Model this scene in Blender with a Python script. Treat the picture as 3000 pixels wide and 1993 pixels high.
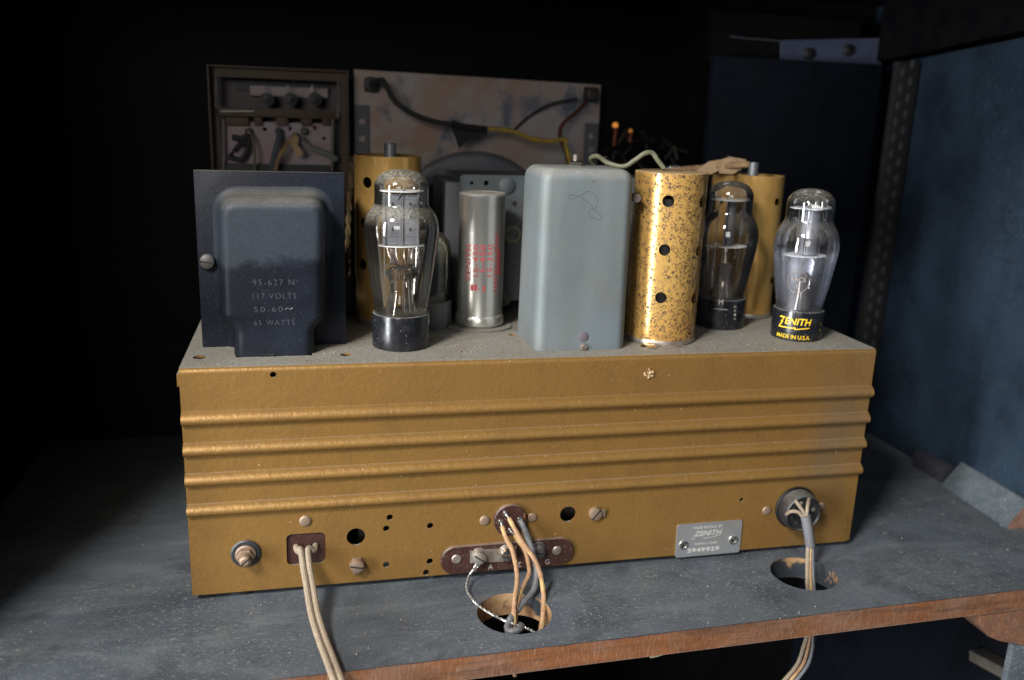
import bpy, bmesh, math, random
from mathutils import Vector, Matrix, geometry
random.seed(7)
for o in list(bpy.data.objects): bpy.data.objects.remove(o)
SC = bpy.context.scene
COL = SC.collection
U = 0.01                      # all helper coordinates are centimetres, the scene is in metres

# ------------------------------------------------------------------ camera
CP = (6.313, -45.604, 26.474); YAW, PIT, ROL = 0.2354, 0.25415, -0.03655; FPX = 2601.59
_f = Vector((math.sin(YAW)*math.cos(PIT), math.cos(YAW)*math.cos(PIT), -math.sin(PIT)))
_r = Vector((math.cos(YAW), -math.sin(YAW), 0)); _d = _f.cross(_r)
RX = (math.cos(ROL)*_r + math.sin(ROL)*_d); RY = (-math.sin(ROL)*_r + math.cos(ROL)*_d); RZ = _f
cam_d = bpy.data.cameras.new('camera'); cam = bpy.data.objects.new('camera', cam_d); COL.objects.link(cam)
mw = Matrix((RX, -RY, -RZ)).transposed().to_4x4(); mw.translation = Vector(CP)*U
cam.matrix_world = mw
cam_d.sensor_width = 36; cam_d.sensor_fit = 'HORIZONTAL'; cam_d.lens = FPX/3000*36
cam_d.clip_start = 0.01; cam_d.clip_end = 30
cam_d.dof.use_dof = True; cam_d.dof.focus_distance = 0.485; cam_d.dof.aperture_fstop = 5.6
SC.camera = cam
# ------------------------------------------------------------------ world and lamps
wd = bpy.data.worlds.new('World'); SC.world = wd; wd.use_nodes = True
wd.node_tree.nodes['Background'].inputs[0].default_value = (0.75, 0.86, 1.0, 1)
wd.node_tree.nodes['Background'].inputs[1].default_value = 0.033
SC.view_settings.view_transform = 'Standard'; SC.view_settings.look = 'None'
SC.view_settings.exposure = 0; SC.view_settings.gamma = 1; SC.view_settings.use_curve_mapping = False

def lamp(name, az, el, dist, w, h, power, col, target=(18, 0, 12)):
    """rectangular window-like lamp; az = degrees to the left of the cabinet's opening direction"""
    a, e = math.radians(az), math.radians(el)
    dv = Vector((-math.sin(a)*math.cos(e), -math.cos(a)*math.cos(e), math.sin(e)))
    L = bpy.data.lights.new(name, 'AREA'); L.shape = 'RECTANGLE'; L.size = w*U; L.size_y = h*U
    L.energy = power; L.color = col
    o = bpy.data.objects.new(name, L); COL.objects.link(o)
    o.location = (Vector(target) + dv*dist)*U
    o.rotation_euler = dv.to_track_quat('Z', 'Y').to_euler()
    return o
lamp('window_light_high', 43, 38, 125, 24, 24, 25, (1.0, 0.97, 0.93))
lamp('window_light_side', 62, 6, 170, 18, 110, 50, (0.97, 0.98, 1.0))
lamp('room_light_front', 22, 13, 200, 60, 36, 6.5, (1.0, 0.97, 0.93))  # stands in for the room's ambient light from behind the camera
lamp('fill_light_blue', -32, 24, 230, 90, 130, 2.2, (0.62, 0.8, 1.0))  # broad bluish fill added from the right

# ------------------------------------------------------------------ tracing helpers (cm)
def ray(x, y): return ((x-1500)/FPX)*RX + ((y-996.5)/FPX)*RY + RZ
def onY(x, y, Y):
    q = ray(x, y); return Vector(CP) + q*((Y-CP[1])/q.y)
def onZ(x, y, Z):
    q = ray(x, y); return Vector(CP) + q*((Z-CP[2])/q.z)
def onX(x, y, X):
    q = ray(x, y); return Vector(CP) + q*((X-CP[0])/q.x)
def onCyl(x, y, cx, cy, r):
    q = ray(x, y); ox, oy = CP[0]-cx, CP[1]-cy
    a = q.x*q.x+q.y*q.y; b = ox*q.x+oy*q.y; c = ox*ox+oy*oy-r*r
    t = (-b-math.sqrt(max(0, b*b-a*c)))/a; p = Vector(CP)+q*t
    return math.atan2(p.x-cx, -(p.y-cy)), p.z           # angle from the -y direction, height

# ------------------------------------------------------------------ mesh builder
def smooth_path(pts, n=6):
    pts = [Vector(p) for p in pts]
    if len(pts) < 3: return pts
    out = []
    P = [2*pts[0]-pts[1]] + pts + [2*pts[-1]-pts[-2]]
    for i in range(1, len(P)-2):
        p0, p1, p2, p3 = P[i-1:i+3]
        for k in range(n):
            t = k/n
            out.append(0.5*((2*p1)+(p2-p0)*t+(2*p0-5*p1+4*p2-p3)*t*t+(3*p1-p0-3*p2+p3)*t**3))
    out.append(pts[-1]); return out

class MB:
    def __init__(s): s.bm = bmesh.new()
    def face(s, vs):
        try: return s.bm.faces.new(vs)
        except ValueError: return None
    def V(s, p): return s.bm.verts.new(p)
    def box(s, x0, x1, y0, y1, z0, z1, bev=0, seg=2, rot=None, piv=None):
        v = [s.V((x, y, z)) for z in (z0, z1) for y in (y0, y1) for x in (x0, x1)]
        for f in ((0,2,3,1),(4,5,7,6),(0,1,5,4),(2,6,7,3),(0,4,6,2),(1,3,7,5)): s.face([v[i] for i in f])
        if bev:
            es = {e for q in v for e in q.link_edges}
            r = bmesh.ops.bevel(s.bm, geom=list(es), offset=bev, segments=seg, affect='EDGES', profile=0.6)
            v = list({q for f in r['faces'] for q in f.verts} | {q for q in v if q.is_valid})
        if rot: bmesh.ops.rotate(s.bm, verts=v, cent=Vector(piv or ((x0+x1)/2,(y0+y1)/2,(z0+z1)/2)), matrix=rot)
        return s
    def loft(s, loops, cap0=True, cap1=True, closed=True):
        R = [[s.V(p) for p in L] for L in loops]
        n = len(R[0])
        for a, b in zip(R, R[1:]):
            for i in range(n if closed else n-1): s.face([a[i], a[(i+1) % n], b[(i+1) % n], b[i]])
        if cap0: s.face(list(reversed(R[0])))
        if cap1: s.face(R[-1])
        return s
    def cap(s, loop):
        n = len(loop)
        ax = 1
        q = [s.V(p) for p in loop]
        for t in geometry.tessellate_polygon([[Vector((p[0], p[2], 0)) for p in loop]]): s.face([q[i] for i in t])
        bmesh.ops.remove_doubles(s.bm, verts=s.bm.verts, dist=2e-4)
        return s
    def lathe(s, prof, cx, cy, z0=0, n=48, axis='z', cap=True):
        """prof = (radius, height) pairs; axis z up, or axis '-y' towards the camera"""
        L = []
        for r, h in prof:
            r = max(r, 1e-3)
            c = []
            for k in range(n):
                a = 2*math.pi*k/n
                if axis == 'z': c.append((cx+r*math.cos(a), cy+r*math.sin(a), z0+h))
                else: c.append((cx+r*math.cos(a), cy-h, z0+r*math.sin(a)))       # cx, z0 centre, cy plane
            L.append(c)
        return s.loft(L, cap, cap)
    def rod(s, a, b, r, n=10, r2=None):
        a, b = Vector(a), Vector(b); d = (b-a).normalized()
        u = d.orthogonal().normalized(); w = d.cross(u)
        r2 = r if r2 is None else r2
        return s.loft([[tuple(p+(u*math.cos(2*math.pi*k/n)+w*math.sin(2*math.pi*k/n))*q) for k in range(n)] for p, q in ((a, r), (b, r2))])
    def tube(s, pts, r, n=8, sm=6, wob=0.0):
        P = smooth_path(pts, sm) if sm else [Vector(p) for p in pts]
        up = Vector((0.13, 0.2, 1)); L = []; u = None
        for i, p in enumerate(P):
            d = (P[min(i+1, len(P)-1)]-P[max(i-1, 0)]).normalized()
            if u is None: u = d.orthogonal().normalized()
            u = (u-d*u.dot(d)).normalized(); w = d.cross(u)
            rr = r*(1+wob*random.uniform(-1, 1))
            L.append([tuple(p+(u*math.cos(2*math.pi*k/n)+w*math.sin(2*math.pi*k/n))*rr) for k in range(n)])
        return s.loft(L)
    def sheet(s, outer, holes, fn, dn, thick):
        """flat sheet with holes: 2-D loops, fn maps (u,v)->3-D point, dn = inward direction"""
        loops = [outer]+holes
        tri = geometry.tessellate_polygon([[Vector((u, v, 0)) for u, v in L] for L in loops])
        flat = [p for L in loops for p in L]
        A = [s.V(fn(*p)) for p in flat]
        B = [s.V(Vector(fn(*p))+Vector(dn)*thick) for p in flat]
        for t in tri:
            s.face([A[i] for i in t]); s.face([B[i] for i in reversed(t)])
        k = 0
        for L in loops:
            m = len(L)
            for i in range(m): s.face([A[k+i], A[k+(i+1) % m], B[k+(i+1) % m], B[k+i]])
            k += m
        return s
    def build(s, name, mat, parent=None, loc=None, sharp=35, flat=False, recalc=True):
        bm = s.bm
        if recalc: bmesh.ops.recalc_face_normals(bm, faces=bm.faces)
        root = parent
        base = Vector(loc) if loc is not None else (Vector(parent['_loc']) if parent is not None else Vector((0, 0, 0)))
        for v in bm.verts: v.co = (v.co-base)*U
        for f in bm.faces: f.smooth = not flat
        ca = math.radians(sharp)
        for e in bm.edges:
            if len(e.link_faces) == 2 and e.calc_face_angle(0) > ca: e.smooth = False
        me = bpy.data.meshes.new(name); bm.to_mesh(me); bm.free()
        me.materials.append(mat)
        o = bpy.data.objects.new(name, me); COL.objects.link(o)
        if parent is not None: o.parent = parent
        else: o.location = base*U
        o['_loc'] = tuple(base)
        ALL.append(o)
        return o
ALL = []
def thing(name, label, cat, loc, group=None):
    o = bpy.data.objects.new(name, None); COL.objects.link(o); o.location = Vector(loc)*U
    o.empty_display_size = 0.01; o['_loc'] = tuple(loc); ALL.append(o)
    return tag(o, label, cat, group)
def tag(o, label, cat, group=None, kind=None):
    o['label'] = label
    if cat: o['category'] = cat
    if group: o['group'] = group
    if kind: o['kind'] = kind
    return o
def circ(cx, cy, r, n=24): return [(cx+r*math.cos(2*math.pi*k/n), cy+r*math.sin(2*math.pi*k/n)) for k in range(n)]
def rrect(x0, x1, y0, y1, r, n=6):
    out = []
    for cx, cy, a0 in ((x1-r, y1-r, 0), (x0+r, y1-r, 90), (x0+r, y0+r, 180), (x1-r, y0+r, 270)):
        for k in range(n+1):
            a = math.radians(a0+90*k/n); out.append((cx+r*math.cos(a), cy+r*math.sin(a)))
    return out
def roundpoly(pts, rad, n=5):
    out = []; m = len(pts)
    for i in range(m):
        p = Vector(pts[i]); a = Vector(pts[i-1])-p; b = Vector(pts[(i+1) % m])-p
        r = rad[i] if isinstance(rad, (list, tuple)) else rad
        la, lb = a.length, b.length; t = min(r, la*.45, lb*.45)
        p0 = p+a.normalized()*t; p1 = p+b.normalized()*t
        for k in range(n+1):
            q = k/n; out.append(tuple((1-q)**2*p0+2*q*(1-q)*p+q*q*p1))
    return out
def offset(loop, d):
    m = len(loop); out = []
    area = sum(loop[i-1][0]*loop[i][1]-loop[i][0]*loop[i-1][1] for i in range(m))
    sg = 1 if area > 0 else -1
    for i in range(m):
        a = Vector(loop[i-1]); b = Vector(loop[(i+1) % m]); t = (b-a)
        if t.length < 1e-9: t = Vector((1, 0))
        t.normalize(); nrm = Vector((t.y, -t.x))*sg
        out.append(tuple(Vector(loop[i])+nrm*d))
    return out
FONTD = {}
def text_tris(s, size=1.0, bold=0.0, shear=0.0, space=1.0):
    """triangulated glyphs as [(x,y)...] and faces, origin at left of baseline, height of capitals = size"""
    cu = bpy.data.curves.new('t', 'FONT'); cu.body = s; cu.size = size*1.39; cu.offset = bold; cu.shear = shear
    cu.space_character = space; cu.resolution_u = 3
    o = bpy.data.objects.new('t', cu); COL.objects.link(o)
    dg = bpy.context.evaluated_depsgraph_get(); me = bpy.data.meshes.new_from_object(o.evaluated_get(dg))
    vs = [(v.co.x, v.co.y) for v in me.vertices]; fs = [tuple(p.vertices) for p in me.polygons]
    bpy.data.objects.remove(o); bpy.data.curves.remove(cu); bpy.data.meshes.remove(me)
    return vs, fs
def put_text(mb, s, width, height, fn, bold=0.0, shear=0.0, space=1.0):
    """fit the string into width x height and map each vertex by fn(u,v) (cm) to 3-D"""
    vs, fs = text_tris(s, 1.0, bold, shear, space)
    x0 = min(v[0] for v in vs); x1 = max(v[0] for v in vs); y0 = min(v[1] for v in vs); y1 = max(v[1] for v in vs)
    q = [mb.V(fn((x-x0)/(x1-x0)*width, (y-y0)/(y1-y0)*height)) for x, y in vs]
    for f in fs: mb.face([q[i] for i in f])

# ------------------------------------------------------------------ materials
class NT:
    def __init__(s, name):
        s.m = bpy.data.materials.new(name); s.m.use_nodes = True; s.t = s.m.node_tree; s.t.nodes.clear()
        s.out = s.t.nodes.new('ShaderNodeOutputMaterial')
        s.tc = s.t.nodes.new('ShaderNodeTexCoord').outputs['Object']
        s.geo = s.t.nodes.new('ShaderNodeNewGeometry')
    def set(s, sock, v):
        if isinstance(v, bpy.types.NodeSocket): s.t.links.new(v, sock)
        elif isinstance(v, (tuple, list)) and len(v) == 3 and sock.type == 'RGBA': sock.default_value = (*v, 1)
        else: sock.default_value = v
    def n(s, typ, props={}, **inp):
        nd = s.t.nodes.new(typ)
        for k, v in props.items(): setattr(nd, k, v)
        for k, v in inp.items(): s.set(nd.inputs[k.replace('_', ' ')], v)
        return nd
    def math(s, op, a, b=0.0, c=None, clamp=False):
        nd = s.t.nodes.new('ShaderNodeMath'); nd.operation = op; nd.use_clamp = clamp
        s.set(nd.inputs[0], a); s.set(nd.inputs[1], b)
        if c is not None: s.set(nd.inputs[2], c)
        return nd.outputs[0]
    def mapr(s, v, a, b, c=0.0, d=1.0):
        nd = s.t.nodes.new('ShaderNodeMapRange'); nd.clamp = True
        for i, x in enumerate((v, a, b, c, d)): s.set(nd.inputs[i], x)
        return nd.outputs[0]
    def mix(s, f, a, b):
        nd = s.t.nodes.new('ShaderNodeMix'); nd.data_type = 'RGBA'
        s.set(nd.inputs[0], f); s.set(nd.inputs[6], a); s.set(nd.inputs[7], b); return nd.outputs[2]
    def mapping(s, scale, rot=(0, 0, 0)):
        nd = s.t.nodes.new('ShaderNodeMapping'); s.t.links.new(s.tc, nd.inputs[0])
        nd.inputs['Scale'].default_value = scale; nd.inputs['Rotation'].default_value = rot; return nd.outputs[0]
    def noise(s, scale, detail=4, rough=.55, vec=None, dist=0.0):
        nd = s.t.nodes.new('ShaderNodeTexNoise'); s.t.links.new(vec or s.tc, nd.inputs['Vector'])
        nd.inputs['Scale'].default_value = scale; nd.inputs['Detail'].default_value = detail
        nd.inputs['Roughness'].default_value = rough; nd.inputs['Distortion'].default_value = dist
        return nd.outputs['Fac']
    def voro(s, scale, vec=None, feat='F1', rand=1.0):
        nd = s.t.nodes.new('ShaderNodeTexVoronoi'); nd.feature = feat; s.t.links.new(vec or s.tc, nd.inputs['Vector'])
        nd.inputs['Scale'].default_value = scale; nd.inputs['Randomness'].default_value = rand
        return nd.outputs['Distance']
    def xyz(s, v=None):
        nd = s.t.nodes.new('ShaderNodeSeparateXYZ'); s.t.links.new(v or s.tc, nd.inputs[0]); return nd.outputs
    def nz(s): return s.xyz(s.geo.outputs['Normal'])[2]

def M(name, col, rough=.5, metal=0.0, var=(), bump=(), dust=None, specks=None, coat=0.0, spec=.5, rvar=0.0, extra=None):
    """var: (scale, lo, hi, colour, amount[, stretch]); dust: (colour, amount, lo, hi); specks: (scale, lo, hi, colour, amount[, stretch])"""
    t = NT(name); c = col; R = rough; Mt = metal
    if rvar: R = t.mapr(t.noise(160, 3), .3, .7, rough-rvar, rough+rvar)
    for v in var:
        vec = t.mapping(v[5]) if len(v) > 5 else None
        f = t.math('MULTIPLY', t.mapr(t.noise(v[0], 5, .6, vec), v[1], v[2]), v[4])
        c = t.mix(f, c, v[3])
    if specks:
        for sp in (specks if isinstance(specks[0], tuple) else (specks,)):
            vec = t.mapping(sp[5]) if len(sp) > 5 else None
            f = t.math('MULTIPLY', t.mapr(t.noise(sp[0], 2, .5, vec), sp[1], sp[2]), sp[4])
            c = t.mix(f, c, sp[3]); R = t.math('MAXIMUM', R, t.math('MULTIPLY', f, .8))
            Mt = t.math('MULTIPLY', Mt, t.math('SUBTRACT', 1.0, f, clamp=True))
    if extra: c, R, Mt = extra(t, c, R, Mt)
    if dust:
        up = t.mapr(t.nz(), dust[2], dust[3])
        g = t.mapr(t.noise(900, 3, .7), .3, .65, .55, 1.0)
        g2 = t.mapr(t.noise(60, 4, .6), .3, .6, dust[4] if len(dust) > 4 else .6, 1.0)
        f = t.math('MULTIPLY', t.math('MULTIPLY', up, t.math('MULTIPLY', g, g2)), dust[1])
        c = t.mix(f, c, t.mix(t.mapr(t.noise(1300, 3, .8), .38, .64), tuple(q*.62 for q in dust[0]), tuple(q*1.30 for q in dust[0]))); Mt = t.math('MULTIPLY', Mt, t.math('SUBTRACT', 1.0, f, clamp=True))
        R = t.math('MAXIMUM', R, t.math('MULTIPLY', f, .95))
    b = t.n('ShaderNodeBsdfPrincipled', Base_Color=c, Roughness=R, Metallic=Mt)
    b.inputs['Coat Weight'].default_value = coat; b.inputs['Specular IOR Level'].default_value = spec
    nrm = None
    for sc, st, dist in bump:
        bn = t.n('ShaderNodeBump', Height=t.noise(sc, 4, .6), Strength=st, Distance=dist)
        if nrm: t.t.links.new(nrm, bn.inputs['Normal'])
        nrm = bn.outputs[0]
    if nrm: t.t.links.new(nrm, b.inputs['Normal'])
    t.t.links.new(b.outputs[0], t.out.inputs[0]); return t.m

DUST = (.30, .285, .25)
bronze = M('bronze_hammertone', (.215, .116, .030), .44, .42, var=((6, .42, .62, (.175, .088, .026), .5), (16, .35, .65, (.235, .130, .032), .5), (45, .5, .7, (.13, .068, .028), .3), (500, .45, .75, (.28, .17, .06), .3), (9, .6, .72, (.14, .105, .07), .5, (1, 1, .4))),
           bump=((300, .42, .0006), (900, .25, .0003), (14, .12, .003)), dust=((.215, .225, .21), 1.0, .86, .99, .85), specks=(520, .735, .76, (.5, .42, .3), .7))
zinc = M('dusty_zinc', (.098, .114, .114), .58, .12, var=((16, .38, .62, (.128, .140, .136), .8), (60, .45, .7, (.105, .135, .155), .5), (40, .45, .7, (.17, .18, .178), .5, (1, 1, .12)), (11, .55, .62, (.11, .14, .165), .6)), bump=((700, .12, .0003),), dust=(DUST, .75, .2, .9),
         specks=(1500, .68, .76, (.4, .4, .37), .4))
blackp = M('black_enamel', (.006, .008, .0135), .42, .0, spec=.22, var=((30, .4, .7, (.013, .017, .026), .7),), bump=((500, .15, .0003),), dust=((.20, .18, .15), .85, .12, .95),
           specks=((1500, .66, .74, (.14, .14, .13), .5), (45, .55, .66, (.028, .031, .04), .4)))
bakel = M('black_bakelite', (.009, .0095, .012), .25, 0, var=((120, .55, .75, (.04, .045, .05), .5),), dust=(DUST, .7, .3, .95), specks=(700, .68, .74, (.25, .24, .22), .5), rvar=.1)
phen = M('brown_phenolic', (.034, .013, .010), .42, 0, var=((200, .4, .7, (.055, .024, .019), .6),), dust=((.3, .22, .17), .8, .4, .9), specks=(800, .66, .72, (.25, .2, .16), .5))
steel = M('tarnished_steel', (.42, .39, .35), .42, .75, var=((150, .4, .65, (.26, .17, .11), .7),), bump=((600, .2, .0003),))
rivetm = M('brown_rivet', (.225, .165, .115), .5, .4, var=((300, .4, .65, (.22, .14, .10), .7),), bump=((900, .2, .0003),))
bright = M('bright_nickel', (.72, .70, .66), .22, 1.0, var=((200, .45, .7, (.4, .33, .25), .5),))
dsteel = M('dark_screw', (.10, .095, .09), .45, .5, dust=(DUST, .5, .2, .9), bump=((900, .3, .0003),))
alum = M('capacitor_aluminium', (.66, .65, .61), .28, .84, var=((25, .4, .7, (.50, .49, .45), .6, (1, 1, .3)), (130, .55, .75, (.45, .41, .33), .3)), dust=((.42, .36, .26), .9, .5, .95), bump=((1200, .04, .0001),))
platem = M('nameplate_aluminium', (.45, .46, .47), .4, .75, var=((60, .4, .65, (.40, .37, .30), .5), (500, .5, .7, (.55, .56, .57), .4)), bump=((900, .15, .0002),))
platetx = M('nameplate_letters', (.66, .65, .6), .45, .4)
embtx = M('embossed_letters', (.125, .132, .15), .35, .2, var=((900, .45, .7, (.04, .045, .055), .7),))
redtx = M('red_ink', (.50, .02, .03), .5, 0, var=((900, .5, .7, (.5, .25, .25), .5),))
yeltx = M('yellow_ink', (.80, .53, .02), .5, 0, var=((900, .5, .7, (.35, .23, .02), .5),))
paletx = M('pale_ink', (.42, .40, .38), .6, 0)
pencil = M('pencil_line', (.10, .11, .13), .5, .1)
tanw = M('tan_cloth_wire', (.34, .21, .12), .85, 0, var=((250, .35, .65, (.25, .13, .06), .8), (90, .5, .65, (.45, .33, .13), .8)), bump=((700, .7, .0008),))
cordm = M('dusty_rubber_cord', (.22, .17, .115), .75, 0, var=((80, .35, .65, (.19, .15, .11), .8), (600, .45, .7, (.33, .28, .2), .5)), bump=((700, .4, .0005),))
greyw = M('grey_rubber_wire', (.105, .11, .125), .6, 0, var=((300, .4, .65, (.17, .16, .15), .6),), bump=((700, .3, .0005),))
greenw = M('green_rubber_wire', (.105, .105, .055), .6, 0, var=((200, .4, .65, (.14, .135, .09), .7),), dust=(DUST, .25, .2, .9))
yelloww = M('yellow_wire', (.58, .37, .03), .55, 0, var=((150, .4, .65, (.35, .25, .08), .8),))
redw = M('red_wire', (.16, .035, .025), .6, 0, var=((150, .4, .65, (.12, .06, .03), .6),))
blackw = M('black_cloth_wire', (.035, .033, .032), .75, 0, bump=((900, .5, .0005),))
barew = M('bare_wire', (.4, .39, .37), .4, .7)
tape = M('friction_tape', (.012, .012, .013), .7, 0)
mask = M('masking_tape', (.50, .34, .19), .7, 0, var=((90, .4, .65, (.36, .22, .11), .7),))
mica = M('mica_spacer', (.66, .67, .68), .4, 0, var=((400, .4, .7, (.4, .4, .4), .5),))
elec = M('plate_metal', (.075, .078, .085), .45, .3, var=((200, .4, .7, (.12, .12, .13), .5),))
elecg = M('grey_cage', (.33, .34, .37), .38, .6, var=((80, .4, .7, (.1, .1, .12), .7),))
copper = M('copper', (.55, .25, .12), .3, .9)
galv = M('stained_back_plate', (.42, .38, .37), .5, .2, var=((22, .42, .60, (.38, .22, .14), .95), (30, .54, .62, (.10, .13, .18), .9), (11, .5, .65, (.50, .42, .42), .6)), bump=((60, .2, .001),))
rusty = M('rusty_frame', (.10, .065, .042), .6, .2, var=((60, .4, .65, (.07, .045, .03), .8),))
pinkpl = M('pink_stained_plate', (.38, .31, .33), .55, .1, var=((60, .45, .65, (.3, .2, .18), .8), (25, .5, .6, (.4, .28, .3), .5)))
blackm = M('black_metal', (.015, .014, .014), .5, .0)
blockm = M('grey_specked_block', (.045, .06, .072), .8, 0, var=((60, .4, .7, (.085, .10, .11), .8),), specks=(700, .60, .70, (.28, .28, .27), .45), bump=((500, .5, .0006),))

def shell_dust(t, c, R, Mt):
    z = t.math('ADD', t.xyz()[2], t.math('MULTIPLY', t.math('SUBTRACT', t.noise(35, 5, .65), .5), .035))
    f = t.math('MULTIPLY', t.mapr(z, .047, .053), t.mapr(t.noise(1400, 2, .6), .3, .7, .35, .55))
    return t.mix(f, c, (.042, .052, .066)), t.math('MAXIMUM', R, t.math('MULTIPLY', f, 1.2)), Mt
shellm = M('dusty_black_shell', (.006, .0075, .012), .42, .0, var=((30, .4, .7, (.014, .018, .027), .7),), bump=((500, .15, .0003),), dust=((.17, .155, .13), .75, .2, 1.0),
           specks=((1500, .66, .74, (.12, .12, .11), .4),), spec=.22, extra=shell_dust)
def gold_speck(name, amount, plain=None):
    def ex(t, c, R, Mt):
        v = t.voro(385.0)
        ring = t.math('MULTIPLY', t.mapr(v, .26, .32), t.mapr(v, .52, .46))
        brk = t.mapr(t.noise(430, 2, .5), .43, .48)
        f1 = t.math('MULTIPLY', ring, brk)
        dots = t.mapr(t.noise(640, 1, .4, None, 1.6),   .60, .625)
        patch = t.mapr(t.noise(75, 2, .5), .30, .44, .5, 1)
        f = t.math('MULTIPLY', t.math('MULTIPLY', t.math('MAXIMUM', f1, dots), patch), amount*.95)
        if plain is not None: f = t.math('MULTIPLY', f, t.mapr(t.xyz()[0], plain+.002, plain-.002))
        c = t.mix(f, c, (.045, .022, .010)); Mt = t.math('MULTIPLY', Mt, t.math('SUBTRACT', 1.0, f, clamp=True))
        return c, t.math('MAXIMUM', R, t.math('MULTIPLY', f, .7)), Mt
    return M(name, (.60, .36, .105), .21, .45, var=((20, .4, .65, (.56, .31, .085), .6), (8, .5, .6, (.46, .24, .06), .5)), dust=((.40, .3, .2), .8, .4, .9), extra=ex, rvar=.05)
gold1 = gold_speck('speckled_gold', 1.0); gold2 = gold_speck('speckled_gold_faded', .55, .0); gold3 = gold_speck('plain_gold', .25)

def glass(name, tint, film=None, dusty=.8, z0=0.0):
    """thin glass wall: transmits, reflects by Fresnel, dust on its upward faces, optional silvery film low on the bulb (z range in m)"""
    t = NT(name)
    fr = t.n('ShaderNodeFresnel', IOR=1.5).outputs[0]
    tr = t.n('ShaderNodeBsdfTransparent', Color=tint).outputs[0]
    gl = t.n('ShaderNodeBsdfGlossy', Color=(1, 1, 1), Roughness=.03).outputs[0]
    m1 = t.n('ShaderNodeMixShader', Fac=t.math('MINIMUM', t.math('MULTIPLY', fr, 1.25), 1.0))
    t.t.links.new(tr, m1.inputs[1]); t.t.links.new(gl, m1.inputs[2]); cur = m1.outputs[0]
    z = t.xyz()[2]
    if film:
        ff = t.math('MULTIPLY', t.math('MULTIPLY', t.mapr(z, film[0], film[0]+.012), t.mapr(z, film[1]+.010, film[1])), film[2])
        ff = t.math('MULTIPLY', ff, t.mapr(t.noise(40, 2), .3, .7, .7, 1.0))
        fm = t.n('ShaderNodeBsdfGlossy', Color=film[3], Roughness=.38).outputs[0]
        m3 = t.n('ShaderNodeMixShader', Fac=ff); t.t.links.new(cur, m3.inputs[1]); t.t.links.new(fm, m3.inputs[2]); cur = m3.outputs[0]
    up = t.mapr(t.nz(), .12, .9)
    g = t.mapr(t.noise(1100, 3, .75), .40, .68, .10, 1.0)
    f = t.math('ADD', t.math('MULTIPLY', t.math('MULTIPLY', up, g), dusty), .012)
    df = t.n('ShaderNodeBsdfDiffuse', Color=t.mix(t.mapr(t.noise(700, 2), .4, .6), (.26, .23, .17), (.45, .42, .36))).outputs[0]
    m2 = t.n('ShaderNodeMixShader', Fac=f); t.t.links.new(cur, m2.inputs[1]); t.t.links.new(df, m2.inputs[2])
    t.t.links.new(m2.outputs[0], t.out.inputs[0]); return t.m
glassA = glass('bulb_glass_clear', (.93, .92, .90), film=(.018, .042, .05, (.55, .50, .46)), dusty=.8)
glassB = glass('bulb_glass_silvered', (.93, .94, .96), film=(.010, .047, .38, (.62, .65, .75)), dusty=.40)
glassC = glass('bulb_glass_dark', (.93, .92, .91), film=(.003, .030, .14, (.35, .34, .34)), dusty=.38)
stemg = glass('stem_glass', (.88, .86, .84), dusty=.1)

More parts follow.
